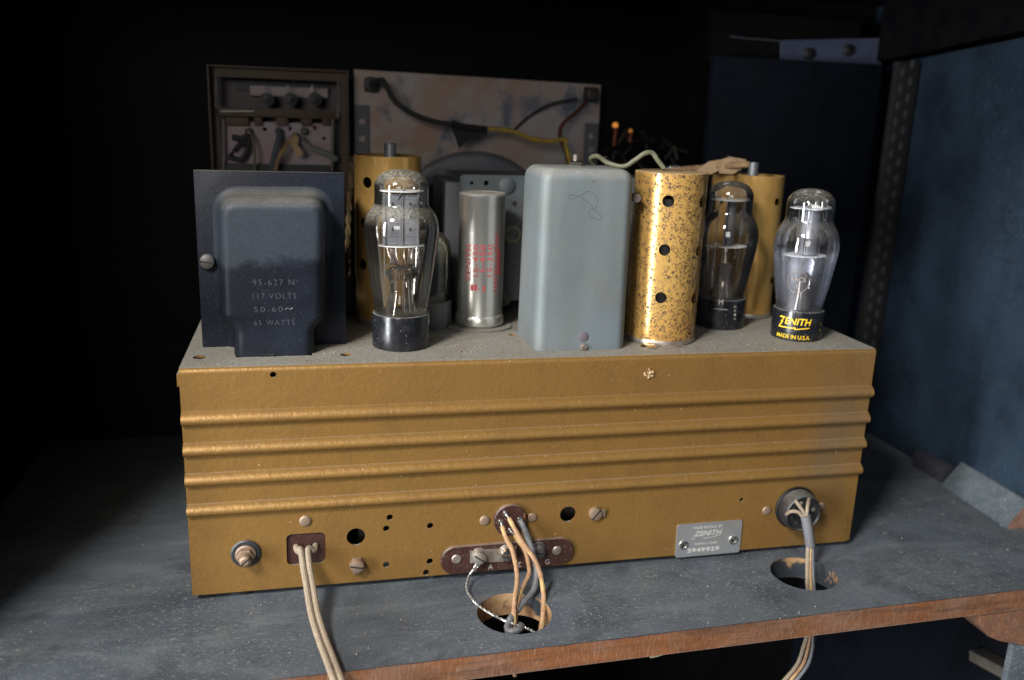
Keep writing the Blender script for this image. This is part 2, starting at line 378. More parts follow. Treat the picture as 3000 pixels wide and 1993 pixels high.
def cabinet(name, base, woodside=False, spk=1.0):
    t = NT(name)
    c = base
    c = t.mix(t.mapr(t.noise(7, 5, .62), .36, .64), tuple(x*.62 for x in base), tuple(x*1.7 for x in base))
    c = t.mix(t.math('MULTIPLY', t.mapr(t.noise(13, 6, .7, None, .6), .52, .62), .7), c, tuple(x*.5 for x in base))
    c = t.mix(t.math('MULTIPLY', t.mapr(t.noise(16, 6, .7, t.mapping((1, 1.6, 1), (0, 0, .9)), .8), .55, .66), .35*min(1, spk)), c, (.17, .18, .185))
    c = t.mix(t.math('MULTIPLY', t.mapr(t.noise(26, 4, .65), .4, .68), .6), c, tuple(min(1, q) for q in (base[0]*1.8, base[1]*1.8, base[2]*1.55)))
    st = t.mapping((1, 2.4, 1), (0, 0, .35))
    fl = t.math('MULTIPLY', t.mapr(t.noise(330, 3, .6, st), .585, .67), t.mapr(t.noise(12, 4), .38, .6, .12, 1))
    c = t.mix(t.math('MULTIPLY', fl, min(1, .62*spk)), c, (.34, .33, .31))
    if woodside:      # dry smears where things were slid in and out, and bare darker spots
        sm = t.mapr(t.noise(22, 7, .75, t.mapping((.35, 1.5, 1), (0, 0, .12)), 1.5), .50, .68)
        c = t.mix(t.math('MULTIPLY', sm, .42), c, (.15, .16, .165))
        ds = t.mapr(t.noise(34, 5, .6, None, .5), .62, .70)
        c = t.mix(t.math('MULTIPLY', ds, .6), c, (.018, .021, .028))
    fl2 = t.mapr(t.noise(190, 3, .7, st), .63, .74)
    c = t.mix(t.math('MULTIPLY', fl2, .55*spk), c, (.24, .22, .20))
    fine = t.mapr(t.noise(1100, 2, .6, st), .45, .75)
    c = t.mix(t.math('MULTIPLY', fine, .7*spk), c, (.15, .16, .17))
    rough = .62
    if woodside:
        w = t.mapping((.10, 1, 1.0)); g = t.noise(260, 5, .65, w)
        wc = t.mix(t.mapr(g, .3, .7), (.20, .075, .026), (.13, .052, .022))
        wc = t.mix(t.math('MULTIPLY', t.mapr(t.noise(25, 4, .6), .45, .65), .7), wc, (.175, .11, .08))
        wc = t.mix(t.math('MULTIPLY', t.mapr(t.noise(40, 5, .7, t.mapping((.5, 1, 1))), .52, .66), .6), wc, (.075, .034, .016))
        vt = t.mapping((1, 1, .12)); wc = t.mix(t.math('MULTIPLY', t.mapr(t.noise(1500, 2, .5, vt), .5, .75), .45), wc, (.30, .20, .14))
        wc = t.mix(t.math('MULTIPLY', t.mapr(t.noise(170, 4, .7, w), .55, .64), .55), wc, (.07, .035, .02))
        z = t.xyz()[2]
        wc = t.mix(t.math('MULTIPLY', t.mapr(z, -.0130, -.0136), .6), wc, (.25, .2, .18))
        wc = t.mix(t.mapr(t.math('ADD', z, t.math('MULTIPLY', t.noise(120, 3), .0012)), -.0002, .0005), wc, (.02, .022, .03))
        hw = t.mix(t.mapr(t.noise(120, 4, .6, w), .35, .65), (.36, .23, .12), (.24, .125, .055))
        hw = t.mix(t.mapr(t.noise(38, 4, .6), .50, .56), hw, (.030, .036, .044))
        wc = t.mix(t.mapr(t.math('SUBTRACT', t.xyz()[1], t.math('MULTIPLY', t.xyz()[0], .025)), -.0680, -.0675), wc, hw)
        up = t.mapr(t.math('ABSOLUTE', t.nz()), .5, .7)
        # inside the drilled holes (normals pointing away from the front) the paint has run down unevenly
        c = t.mix(up, wc, c)
    b = t.n('ShaderNodeBsdfPrincipled', Base_Color=c, Roughness=rough)
    b.inputs['Specular IOR Level'].default_value = .35 if base[0] > .01 else .12
    bn = t.n('ShaderNodeBump', Height=t.noise(500, 4, .65, st), Strength=.45 if woodside else .2, Distance=.0006)
    bn2 = t.n('ShaderNodeBump', Height=t.noise(18, 3, .5), Strength=.25, Distance=.003, Normal=bn.outputs[0])
    t.t.links.new(bn2.outputs[0], b.inputs['Normal'])
    t.t.links.new(b.outputs[0], t.out.inputs[0]); return t.m
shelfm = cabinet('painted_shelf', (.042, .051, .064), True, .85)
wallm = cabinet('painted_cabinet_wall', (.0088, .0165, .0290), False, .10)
panelm = cabinet('shaded_cabinet_panel', (.0022, .0034, .0066), False, .03)  # darkened copy of the wall paint, shade put into the colour
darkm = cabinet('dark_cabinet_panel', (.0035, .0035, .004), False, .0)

# ================================================================== THE SETTING
T = 1.35                                    # shelf thickness
def shelf_fn(u, v): return Vector((u, v, 0))
sy = lambda x: -7.75+.025*x
SX0, SX1 = -13.48, 54.28
outer = [(SX0, sy(SX0)), (SX1, sy(SX1)), (54.4, 26), (SX0, 26)]
H1 = (16.99, -3.96, 2.03); H2 = (35.22, -2.68, 1.957)
mb = MB(); mb.sheet(outer, [circ(*H1, 64), circ(*H2, 64)], shelf_fn, (0, 0, -1), T)
shelf = mb.build('shelf', shelfm, loc=(20, 0, 0)); tag(shelf, 'blue-grey painted wooden shelf with raw reddish front edge and two round holes', None, kind='structure')
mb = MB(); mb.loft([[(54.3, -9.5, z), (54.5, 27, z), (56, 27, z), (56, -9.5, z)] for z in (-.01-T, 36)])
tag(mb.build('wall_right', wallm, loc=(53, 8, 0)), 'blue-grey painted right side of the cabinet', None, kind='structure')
mb = MB(); mb.box(54.35, 56, -9.4, 27, -30, -T-.03)  # darker than the wall above: the lower compartment's shade is in its colour
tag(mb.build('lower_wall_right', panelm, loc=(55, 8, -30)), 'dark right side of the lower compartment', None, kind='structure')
mb = MB(); mb.box(-16, -13.5, -8.2, 27, -30, 36)  # unlit side: its shade is put into the near-black colour
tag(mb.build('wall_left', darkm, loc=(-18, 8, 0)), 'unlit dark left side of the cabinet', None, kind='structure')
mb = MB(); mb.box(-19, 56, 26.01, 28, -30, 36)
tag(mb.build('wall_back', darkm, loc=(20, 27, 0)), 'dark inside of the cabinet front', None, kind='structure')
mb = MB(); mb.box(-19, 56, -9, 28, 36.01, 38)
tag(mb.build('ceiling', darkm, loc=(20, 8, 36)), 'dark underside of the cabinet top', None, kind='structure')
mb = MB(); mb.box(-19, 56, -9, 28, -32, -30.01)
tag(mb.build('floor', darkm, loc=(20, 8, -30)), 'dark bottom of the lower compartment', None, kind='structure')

# inner panel on the right behind the chassis, corner strip, battens
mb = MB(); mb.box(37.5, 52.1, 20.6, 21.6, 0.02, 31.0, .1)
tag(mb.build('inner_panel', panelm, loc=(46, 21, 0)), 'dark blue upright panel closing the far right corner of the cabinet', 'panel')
t_ = thing('corner_strip', 'black upright strip of oval perforations in the far right corner', 'strip', (52.5, 19.2, 0))
mb = MB(); mb.box(52.2, 54.25, 18.9, 19.5, 0.02, 31.2, .1); mb.build('backing', blackm, t_)
mb = MB()
for i in range(24):
    for j in (0, 1):
        cz = 1.2+i*1.27+j*.6; cx = 52.75+j*.8
        mb.loft([[(cx+.2*math.cos(a)*q, 18.9-h, cz+.4*math.sin(a)*q) for a in [k*math.pi/8 for k in range(16)]] for q, h in ((1, -.05), (.8, .06))])
mb.build('oval_studs', M('stud_grey', (.028, .034, .040), .6, .0), t_)
# batten under the ceiling along the right wall
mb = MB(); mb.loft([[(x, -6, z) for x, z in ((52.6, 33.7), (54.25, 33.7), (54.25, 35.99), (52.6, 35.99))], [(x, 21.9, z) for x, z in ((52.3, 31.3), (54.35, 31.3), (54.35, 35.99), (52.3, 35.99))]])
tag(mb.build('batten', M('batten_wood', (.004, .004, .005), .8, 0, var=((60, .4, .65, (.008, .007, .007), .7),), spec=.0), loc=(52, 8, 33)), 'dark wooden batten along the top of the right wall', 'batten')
t_ = thing('mounting_bracket', 'flat grey-blue metal bracket with two dark screws under the batten', 'bracket', (49, 22.4, 31))
a, b, c_, d = onY(2287, 193, 22), onY(2581, 190, 22), onY(2581, 112, 22), onY(2290, 118, 22)
mb = MB(); mb.loft([[tuple(p+Vector((0, dy, 0))) for p in (a, b, c_, d)] for dy in (0, .2)]); mb.build('plate', M('bracket_metal', (.06, .07, .115), .55, .0, var=((60, .4, .65, (.04, .048, .08), .7),)), t_)
for q in ((2368, 158), (2483, 148)):
    p = onY(*q, 21.95); mb = MB(); mb.lathe([(.48, 0), (.45, .15), (.25, .28)], p.x, p.y, p.z, 16, '-y'); mb.build('screw', blackm, t_)
mb = MB(); mb.tube([onY(2139, 107, 21.8), onY(2190, 113, 21.8), onY(2235, 116, 21.9), onY(2290, 121, 22)], .07, 8, 3); mb.build('rod', M('rod_metal', (.14, .15, .18), .4, .6), t_)
mb = MB(); mb.box(38, 51, 22.6, 24.6, 30.6, 34.5, .1)
tag(mb.build('cross_rail', darkm, loc=(44, 23, 32)), 'dark cross rail behind the grey-blue bracket', 'rail')

# glue block at foot of right wall
t_ = thing('glue_block', 'grey specked triangular wooden block glued between shelf and right wall', 'block', (53, 4, 0))
p0, p1 = onZ(2775, 1422, .01), onZ(2955, 1549, .01)
def blk(p, w, h): return [(p.x, p.y, .01), (p.x+w, p.y, .01), (p.x+w, p.y, h), (p.x+w-.25, p.y, h), (p.x+.05, p.y, .28)]
mb = MB(); mb.loft([blk(p1+Vector((-.15, 0, 0)), 1.55, 1.9), blk(p0+Vector((-.45, 0, 0)), 1.6, 1.85)]); mb.build('body', blockm, t_)
mb = MB(); mb.loft([[(x+(0 if k else .02), p1.y-.02-.05*k, z) for x, y, z in blk(p1+Vector((-.15, 0, 0)), 1.5, 1.86)] for k in (0, 1)]); mb.build('end_grain', M('raw_block_wood', (.15, .07, .045), .8, 0, var=((150, .4, .65, (.2, .14, .1), .7),)), t_)
mb = MB(); mb.box(53.3, 54.3, 8.2, 11.6, .01, 1.3, .05); 
tag(mb.build('hinge_plate', M('dark_hinge', (.03, .03, .04), .6, .2), loc=(52, 9.8, 0)), 'dark metal plate beyond the glue block at the foot of the right wall', 'plate')
# cleat under the shelf at right, with rounded end
cz = -T
pts = [onY(*q, -6.4) for q in ((2872, 1806), (2873, 1832), (2892, 1863), (2924, 1876), (3000, 1890), (3100, 1905))]
lo = [(p.x, p.z) for p in pts]+[(54.2, lo_z) for lo_z in (pts[-1].z, cz-.01)]+[(pts[0].x, cz-.01)]
lo = [(min(x, 54.2), min(z, cz-.01)) for x, z in lo]
t_ = thing('shelf_cleat', 'brown wooden cleat with rounded corner under the right end of the shelf', 'cleat', (50, -6, cz))
mb = MB(); mb.loft([[(x, -6.45, z) for x, z in lo], [(x+.2, 15, z) for x, z in lo]])
mb.build('body', M('cleat_wood', (.17, .075, .035), .75, 0, var=((120, .4, .65, (.09, .05, .035), .8), (500, .5, .7, (.25, .17, .12), .5)), bump=((300, .3, .0006),)), t_)
a = onY(2966, 1885, -6.2)
mb = MB(); mb.box(a.x, 54.2, -6.35, -5.9, -30, a.z-.02, .05)
tag(mb.build('corner_post', blockm, loc=(51, -5, -30)), 'grey specked upright post below the cleat at the right edge', 'post')
# lower batten seen below the shelf
pa, pb, pc, pd = onX(2840, 1905, 53.0), onX(2962, 1970, 53.0), onX(2955, 1999, 53.0), onX(2840, 1935, 53.0)
mb = MB(); mb.loft([[tuple(p) for p in (pa, pb, pc, pd)], [tuple(p+Vector((1.3, 0, 0))) for p in (pa, pb, pc, pd)]])
tag(mb.build('lower_batten', M('beige_batten', (.07, .062, .05), .8, 0, var=((80, .4, .65, (.04, .035, .03), .8),)), loc=tuple(pa)), 'dusty beige wooden batten in the lower compartment behind the corner post', 'batten')
# green splinter of paint / paper hanging under the shelf edge
p = onY(1895, 1953, -6.9); q = onY(1948, 1950, -6.9)
mb = MB(); mb.loft([[(p.x, -6.9, -T-.01), (p.x+.15, -6.92, -T-.28), (p.x+.55, -6.95, -T-.22), (q.x+.1, -6.9, -T-.12), (q.x-.1, -6.9, -T-.01)], [(p.x, -6.7, -T-.01), (p.x+.15, -6.8, -T-.26), (p.x+.55, -6.8, -T-.2), (q.x+.1, -6.8, -T-.1), (q.x-.1, -6.7, -T-.01)]])
tag(mb.build('paper_scrap', M('green_paper', (.28, .34, .2), .8, 0, var=((200, .5, .6, (.6, .35, .25), .8),)), loc=tuple(p)), 'small green and pink paper scrap stuck under the front edge of the shelf', 'scrap')

# ================================================================== THE CHASSIS
G = 0.4; ZT = 13.19; W = 40.0; D = 19.0
ch = thing('radio_chassis', 'long bronze-coloured metal radio chassis with four horizontal ribs standing on the shelf', 'radio chassis', (20, 0, 0))
def front_uv(x, y, Y=0.0): p = onY(x, y, Y); return (p.x, p.z)
ribL = [(1200.6, 1248.5), (1296, 1340), (1386, 1429), (1477, 1519)]
ribR = [(1134, 1165.5), (1208, 1239), (1282, 1311), (1356, 1384)]
ribs = []
for (a, b), (c_, d) in zip(ribL, ribR):
    ribs.append((.5*(onY(540, a, 0).z+onY(2540, c_, 0).z), .5*(onY(545, b, 0).z+onY(2530, d, 0).z)))
print('ribs', ribs)
ztop_band = (ribs[0][0], ZT-.32); zlow = ribs[3][1]
def hole(x, y, rpx, Y=0.0, n=24):
    u, v = front_uv(x, y, Y); dist = (Vector((u, Y, v))-Vector(CP)).dot(RZ); return circ(u, v, rpx*dist/FPX, n)
holes_low = [hole(1043, 1573, 27, n=32), hole(1142, 1516.5, 9.5), hole(1131.6, 1549, 9.5), hole(1131.6, 1655, 9.5), hole(1260.5, 1541, 9.5), hole(1259.4, 1645, 9.5),
             hole(1248.4, 1678, 9.5), hole(1664, 1506.7, 24.5, n=32), hole(2173, 1465, 6.5)]
c0, c1 = front_uv(841, 1657), front_uv(953, 1559)
plate_hole = rrect(c0[0], c1[0], c0[1], c1[1], .28)
mb = MB()
F = lambda u, v: Vector((u, 0, v))
mb.sheet([(0, G), (W-.25, G), (W, G+.12), (W, zlow), (0, zlow)], holes_low+[plate_hole], F, (0, 1, 0), .11)
mb.sheet([(0, ztop_band[0]), (W, ztop_band[0]), (W, ztop_band[1]), (0, ztop_band[1])], [hole(800, 1098, 9)], F, (0, 1, 0), .11)
# ribbed middle: profile extruded along the whole width
prof = []
for i, (za, zb) in enumerate(ribs):
    if i: prof.append((0, za+.02))
    h = za-zb
    for k in range(0, 13):
        t = k/12; prof.append((-.40*(math.sin(math.pi/2*t/.58)**.72 if t < .58 else max(0, math.cos(math.pi/2*(t-.58)/.42))**.62) if 0 < t < 1 else 0, za-h*t))
mb.loft([[(x, y, z) for y, z in prof] for x in [W*i/80 for i in range(81)]], False, False, False)
# bend at top front edge
bend = [(0, ZT-.32)]+[(.26-.26*math.cos(a), ZT-.26+.26*math.sin(a)) for a in [math.pi/2*k/8 for k in range(9)]]
mb.loft([[(x, y, z) for y, z in bend] for x in [W*i/80 for i in range(81)]], False, False, False)
th = []
def thole(x, y, rx): p = onZ(x, y, ZT); th.append(circ(p.x, p.y, rx, 20))
thole(584, 1047, .33); thole(1012, 1039, .30); thole(1355, 1031, .12); thole(1500, 981, .22); thole(1320, 988, .10); thole(1140, 920, .15)
mb.sheet([(0, .26), (W, .26), (W, D), (0, D)], th, lambda u, v: Vector((u, v, ZT)), (0, 0, -1), .11)
for x in (0, W):          # end cheeks
    s_ = 1 if x == 0 else -1
    mb.loft([[(x, .115, G), (x, .115, ZT-.26), (x, .30, ZT-.115), (x, D, ZT-.115), (x, D, G)], [(x+.1*s_, .115, G), (x+.1*s_, .115, ZT-.26), (x+.1*s_, .30, ZT-.12), (x+.1*s_, D, ZT-.12), (x+.1*s_, D, G)]])
mb.box(.1, W-.1, D-.1, D-.001, G, ZT-.13)
mb.box(-.12, 0.0, .05, D, ZT-.95, ZT-.3)
body = mb.build('body', bronze, ch, sharp=40)
mb = MB()
for x in (2.5, 37.5):
    for y in (1.2, 17): mb.lathe([(.9, 0.01), (.9, .4)], x, y, 0, 20)
mb.box(.6, W-.6, .5, .8, .05, .42)  # black strip standing in for the shadow in the gap under the chassis
mb.build('feet_and_shade_strip', M('rubber', (.012, .012, .012), .8), ch)
# dark innards behind the round holes
inn = M('innards', (.09, .085, .07), .6, .1, var=((90, .4, .6, (.2, .18, .14), .8),))
for q in ((9, 12.5, 2.2, 5, .8, 4.2), (21, 25, 2.5, 5, 1, 5)): mb = MB(); mb.box(*q); mb.build('underside_component', inn, ch)

def rivet(x, y, rpx, mat=rivetm, name='rivet', par=None, Y=0.0, h=.1):
    u, v = front_uv(x, y, Y); dist = (Vector((u, Y, v))-Vector(CP)).dot(RZ); r = rpx*dist/FPX
    mb = MB(); mb.lathe([(r, -.02), (r, h*.35), (r*.85, h*.8), (r*.5, h), (.01, h*1.05)], u, Y, v, 24, '-y'); return mb.build(name, mat, par or ch)
rivet(894.5, 1526.7, 17.5); rivet(1420, 1525, 15.5); rivet(1559, 1516, 14.5); rivet(2245.8, 1495.6, 13.5); rivet(2407, 1482, 11)
def slotted(u, v, Y, r, h, mat, par, name='screw', ang=.6, hexr=None, neck=None):
    mb = MB()
    if hexr:
        mb.lathe([(hexr, 0), (hexr, neck*.8), (hexr*.9, neck)], u, Y, v, 6, '-y')
        z = neck
    else: z = 0
    mb.lathe([(r, z-.01), (r, z+h*.5), (r*.9, z+h*.85), (r*.55, z+h), (.01, z+h)], u, Y, v, 24, '-y')
    o = mb.build(name, mat, par, sharp=30)
    mb = MB(); mb.box(u-r*.93, u+r*.93, Y-z-h-.012, Y-z-h*.55, v-r*.10, v+r*.10, rot=Matrix.Rotation(ang, 3, 'Y'), piv=(u, Y, v))
    mb.build('slot', blackm, o); return o
# bolt with nut and dark washer
u, v = front_uv(720.5, 1621)
mb = MB(); mb.lathe([(.78, -.01), (.80, .06), (.72, .12)], u, 0, v, 32, '-y'); mb.build('washer', M('fibre_washer', (.018, .02, .024), .5), ch)
mb = MB(); mb.lathe([(.55, 0), (.55, .10), (.50, .14)], u, -.12, v, 28, '-y'); mb.build('washer', rivetm, ch)
slotted(u, v-.03, -.25, .33, .45, rivetm, ch, 'terminal_bolt', -.7, .47, .28)
u, v = front_uv(1045.7, 1650)
slotted(u, v, 0, .40, .32, rivetm, ch, 'hex_screw', .2, .42, .22)
mb = MB(); mb.box(u-.2, u+.16, -.10, .02, v-.66, v-.40, .03); mb.build('lock_tab', steel, ch)
u, v = front_uv(1743, 1503)
slotted(u, v, 0, .40, .30, rivetm, ch, 'screw', -.9)
mb = MB(); mb.box(u+.36, u+.62, -.16, .01, v-.22, v+.24, .05); mb.build('lock_tab', rivetm, ch)
# scraped flake of solder on the front
p = onY(1903, 1097, 0); mb = MB()
for k in range(26):
    a, r = random.uniform(0, 6.3), random.uniform(0, .3); x, z = p.x+r*math.cos(a), p.z+r*math.sin(a)*1.1; s_ = random.uniform(.06, .14)
    mb.loft([[(x+s_*math.cos(t)*random.uniform(.6, 1), .0, z+s_*math.sin(t)) for t in (0, 1.3, 2.6, 4, 5.2)], [(x+s_*.4*math.cos(t), -random.uniform(.03, .13), z+s_*.4*math.sin(t)) for t in (0, 1.3, 2.6, 4, 5.2)]])
mb.build('solder_flake', M('solder', (.42, .30, .17), .4, .6), ch, flat=True)
# cord entry plate (recessed phenolic)
u0, v0 = front_uv(868, 1606); u1, v1 = front_uv(924, 1602)
mb = MB(); mb.sheet(rrect(c0[0]-.25, c1[0]+.25, c0[1]-.25, c1[1]+.25, .2), [circ(u0, v0, .22, 20), circ(u1, v1, .22, 20)], lambda a, b: Vector((a, .13, b)), (0, 1, 0), .15)
mb.build('cord_plate', phen, ch)

# serial-number plate
pl = [front_uv(*q, -.02) for q in ((1984, 1538), (2175, 1522), (2165, 1617), (1977, 1634))]
pr_ = roundpoly(pl, .18)
np_ = MB(); np_.loft([[(x, -.001, z) for x, z in pr_], [(x, -.06, z) for x, z in pr_]]); npo = np_.build('serial_plate', platem, ch)
ax = (Vector(pl[1])-Vector(pl[0])).normalized(); ay = Vector((-ax.y, ax.x))
def on_plate(ox, oy):
    return lambda u, v: Vector((pl[0][0]+ax.x*(ox+u)-ay.x*(oy-v), -.066, pl[0][1]+ax.y*(ox+u)-ay.y*(oy-v)))
mb = MB()
put_text(mb, 'MADE IN U.S.A. BY', 1.95, .17, on_plate(1.05, .38), .01)
put_text(mb, 'ZENITH', 1.85, .33, on_plate(1.15, .86), .01, .35)
put_text(mb, 'RADIO CORP.', 1.5, .14, on_plate(1.25, 1.45), .01)
put_text(mb, 'S949929', 2.1, .28, on_plate(.80, 1.93), .035, 0, 1.1)
f_ = on_plate(0, 0)
for (a, b, c_, d) in ((1.0, -1.05, 1.35, -.55), (1.75, -1.06, 2.6, -.98), (2.3, -1.0, 2.9, -.9), (1.0, -1.05, 1.25, -1.0)):
    q = [f_(a, b), f_(c_, d), f_(c_, d+.03), f_(a, b+.03)]; mb.face([mb.V(x) for x in q])
mb.build('lettering', platetx, npo)
for q in ((2002, 1597), (2147.5, 1582)):
    u, v = front_uv(*q, -.06); mb = MB(); mb.lathe([(.29, 0), (.28, .07), (.20, .10), (.13, .06), (.12, -.04)], u, -.055, v, 24, '-y', cap=False); e = mb.build('eyelet', bright, npo)
    mb = MB(); mb.lathe([(.135, 0), (.01, .005)], u, -.062, v, 16, '-y'); mb.build('eyelet', blackm, npo)

# phenolic terminal strip  A  Z  G
la, lb = front_uv(1334, 1641, -.1), front_uv(1638, 1614, -.1)
r = .86; va = Vector(la); vb = Vector(lb); dx = (vb-va).normalized(); an = math.atan2(dx.y, dx.x)
lo = [(va.x+r*math.cos(an+math.pi/2+t*math.pi/14), va.y+r*math.sin(an+math.pi/2+t*math.pi/14)) for t in range(15)]+[(vb.x+r*math.cos(an-math.pi/2+t*math.pi/14), vb.y+r*math.sin(an-math.pi/2+t*math.pi/14)) for t in range(15)]
ts = MB(); ts.loft([[(x, -.001, z) for x, z in lo], [(x, -.17, z) for x, z in lo], [(x, -.20, z) for x, z in offset(lo, -.03)]]); tso = ts.build('terminal_strip', phen, ch)
mb = MB()
for s_, x, y in (('A', 1437, 1668), ('Z', 1520, 1661), ('G', 1603, 1653)):
    p = onY(x, y, -.215); put_text(mb, s_, .26, .30, (lambda p: (lambda u, v: Vector((p.x-.13+u, -.215, p.z+v))))(p), -.02)
mb.build('lettering', paletx, tso)
rivet(1337, 1638, 14.5, steel, 'rivet', tso, -.2); rivet(1632, 1613, 14.5, steel, 'rivet', tso, -.2)
q = [onY(*c, -.24) for c in ((1377, 1650), (1475, 1645), (1477, 1638), (1512, 1636), (1514, 1600), (1482, 1602), (1478, 1607), (1420, 1610), (1377, 1613))]
mb = MB(); mb.loft([[(p.x, -.21, p.z) for p in q], [(p.x, -.27, p.z) for p in q]]); mb.build('link_strap', steel, tso)
for x, y, m_, an_ in ((1404, 1632, steel, .6), (1485, 1622, bright, 1.4), (1577, 1615, dsteel, .2)):
    u, v = front_uv(x, y, -.3)
    mb = MB(); mb.lathe([(.48, 0), (.44, .07)], u, -.215, v+.08, 10, '-y'); mb.build('lock_washer', dsteel if m_ is dsteel else steel, tso)
    slotted(u, v, -.28, .39, .34, m_, tso, 'terminal_screw', an_)
# loudspeaker socket disc
u, v = front_uv(1494, 1522, -.05); sd = MB(); er = [front_uv(*q, -.2) for q in ((1480, 1504), (1466, 1528.5), (1494.6, 1553), (1522, 1521.7))]
sd.lathe([(.97, -.001), (.97, .20), (.94, .23)], u, 0, v, 48, '-y'); sdo = sd.build('socket_disc', phen, ch)
for x, z in er:
    mb = MB(); mb.lathe([(.17, 0), (.165, .05), (.12, .07), (.09, .03)], x, -.23, z, 20, '-y', cap=False); mb.build('eyelet', bright, sdo)
    mb = MB(); mb.lathe([(.10, 0), (.01, .004)], x, -.236, z, 14, '-y'); mb.build('eyelet', blackm, sdo)
p = onY(1537, 1513, -.24); mb = MB(); mb.lathe([(.01, 0), (.13, .03), (.01, .08)], p.x, -.23, p.z, 10, '-y')
for w_ in mb.bm.verts: w_.co.x = p.x+(w_.co.x-p.x)*.6; w_.co.z = p.z+(w_.co.z-p.z)*1.9
mb.build('copper_lug', copper, sdo)

# ================================================================== CORDS AND WIRES ON THE FRONT
pc = thing('twin_cord', 'beige dusty twin power cord hanging out of the brown square plate over the shelf edge', 'cord', (u0, 0, v0))
path = [onY(892, 1622, -.55), onY(898, 1665, -1.1), onY(905, 1703, -1.8), onY(921, 1797, -3.6), onY(944, 1873, -5.3), onY(966, 1930, -6.9), onY(989, 1993, -8.6), onY(1012, 2060, -9.3), onY(1025, 2150, -9.5)]
for s_, (a, b) in ((-1, (u0, v0)), (1, (u1, v1))):
    pts = [Vector((a, .6, b)), Vector((a, .05, b)), Vector((a+(.12 if s_ < 0 else -.1), -.28, b-.08))]
    pts.append(Vector(path[0])+Vector((s_*.20, .12, .18)))
    for i, p in enumerate(path[1:]): pts.append(p+Vector((s_*(.165), 0, 0)))
    mb = MB(); mb.tube(pts, .172, 10, 8, .03); mb.build('wire', cordm, pc)
wg = 'wires hanging from the round brown socket into the middle shelf hole'
def wire(name, label, pts, r, mat, lead=None, group=wg, cat='wire', wob=.10):
    P = [onY(*q)+Vector([random.uniform(-.035, .035) for _ in range(3)]) for q in pts]
    t = thing(name, label, cat, tuple(P[0]), group)
    if lead is not None: mb = MB(); mb.tube([Vector(lead)+Vector((0, .35, .05)), Vector(lead)+Vector((0, -.05, 0)), P[0]], .055, 6, 4); mb.build('bare_end', barew, t)
    mb = MB(); mb.tube(P, r, 9, 7, wob); mb.build('insulation', mat, t); return t
L = [Vector((x, -.25, z)) for x, z in er]
dn = lambda x, y, z: (x, y, z)
wire('speaker_wire', 'tan cloth-covered wire from the left eyelet, hanging straight into the middle hole',
     [(1472, 1541, -.5), (1482, 1574, -.9), (1499, 1612, -1.3), (1510, 1657, -1.7), (1515, 1699, -2.3), (1509, 1748, -3.2), (1507, 1797, -4.0), (1508, 1854, -4.4), (1508, 1905, -4.5), (1508, 1980, -4.5)], .135, tanw, L[1])
wire('speaker_wire', 'tan cloth-covered wire from the upper eyelet, bowing out to the right of the others',
     [(1491, 1518, -.5), (1514, 1559, -1.0), (1537, 1600, -1.5), (1563, 1634.5, -1.9), (1582, 1680, -2.2), (1591.5, 1740, -2.8), (1589.6, 1801, -3.7), (1582, 1843, -4.3), (1570, 1895, -4.8), (1560, 1960, -5)], .14, tanw, L[0])
wire('speaker_wire', 'tan cloth-covered wire from the lowest eyelet, running down the middle of the bunch',
     [(1508, 1570, -.45), (1522, 1590, -.8), (1537, 1614, -1.1), (1548, 1650, -1.4), (1550, 1680, -1.7), (1534, 1718, -2.3), (1518, 1752, -3.0), (1510, 1793, -3.8), (1512, 1850, -4.1), (1512, 1930, -4.2)], .125, tanw, L[2])
wire('speaker_wire', 'dark grey rubber wire from the right eyelet, knotted round the bunch in the hole',
     [(1524, 1524, -.3), (1534, 1542, -.55), (1548, 1581, -.8), (1563, 1627, -1.1), (1573, 1676, -1.5), (1563, 1725, -2.3), (1537, 1763, -3.1), (1512, 1793, -3.7), (1497, 1815, -4.25), (1484, 1838, -4.6),
      (1492, 1850, -5.0), (1516, 1846, -5.0), (1529, 1835, -4.5), (1515, 1830, -3.8), (1492, 1842, -3.8), (1488, 1870, -4.2), (1488, 1930, -4.3)], .175, greyw)
p0 = onY(1404, 1640, -.5)
t_ = thing('antenna_wire', 'thin bare twisted wire from the left terminal screw curling into the middle hole', 'wire', tuple(p0))
P = [onY(*q) for q in ((1402, 1648, -.45), (1390, 1668, -.6), (1373, 1691, -.8), (1368, 1725, -1.6), (1385, 1756, -2.6), (1412, 1782, -3.2), (1457, 1808, -3.9), (1495, 1825, -4.5), (1529, 1836, -4.7), (1563, 1851, -5.0), (1580, 1880, -5.3))]
sp = smooth_path(P, 14)
for ph in (0, math.pi):
    mb = MB(); mb.tube([p+Vector((math.cos(i*.8+ph), 0, math.sin(i*.8+ph)))*(.045+.10*max(0, 1-i/22)) for i, p in enumerate(sp)], .038, 5, 0); mb.build('strand', barew, t_)

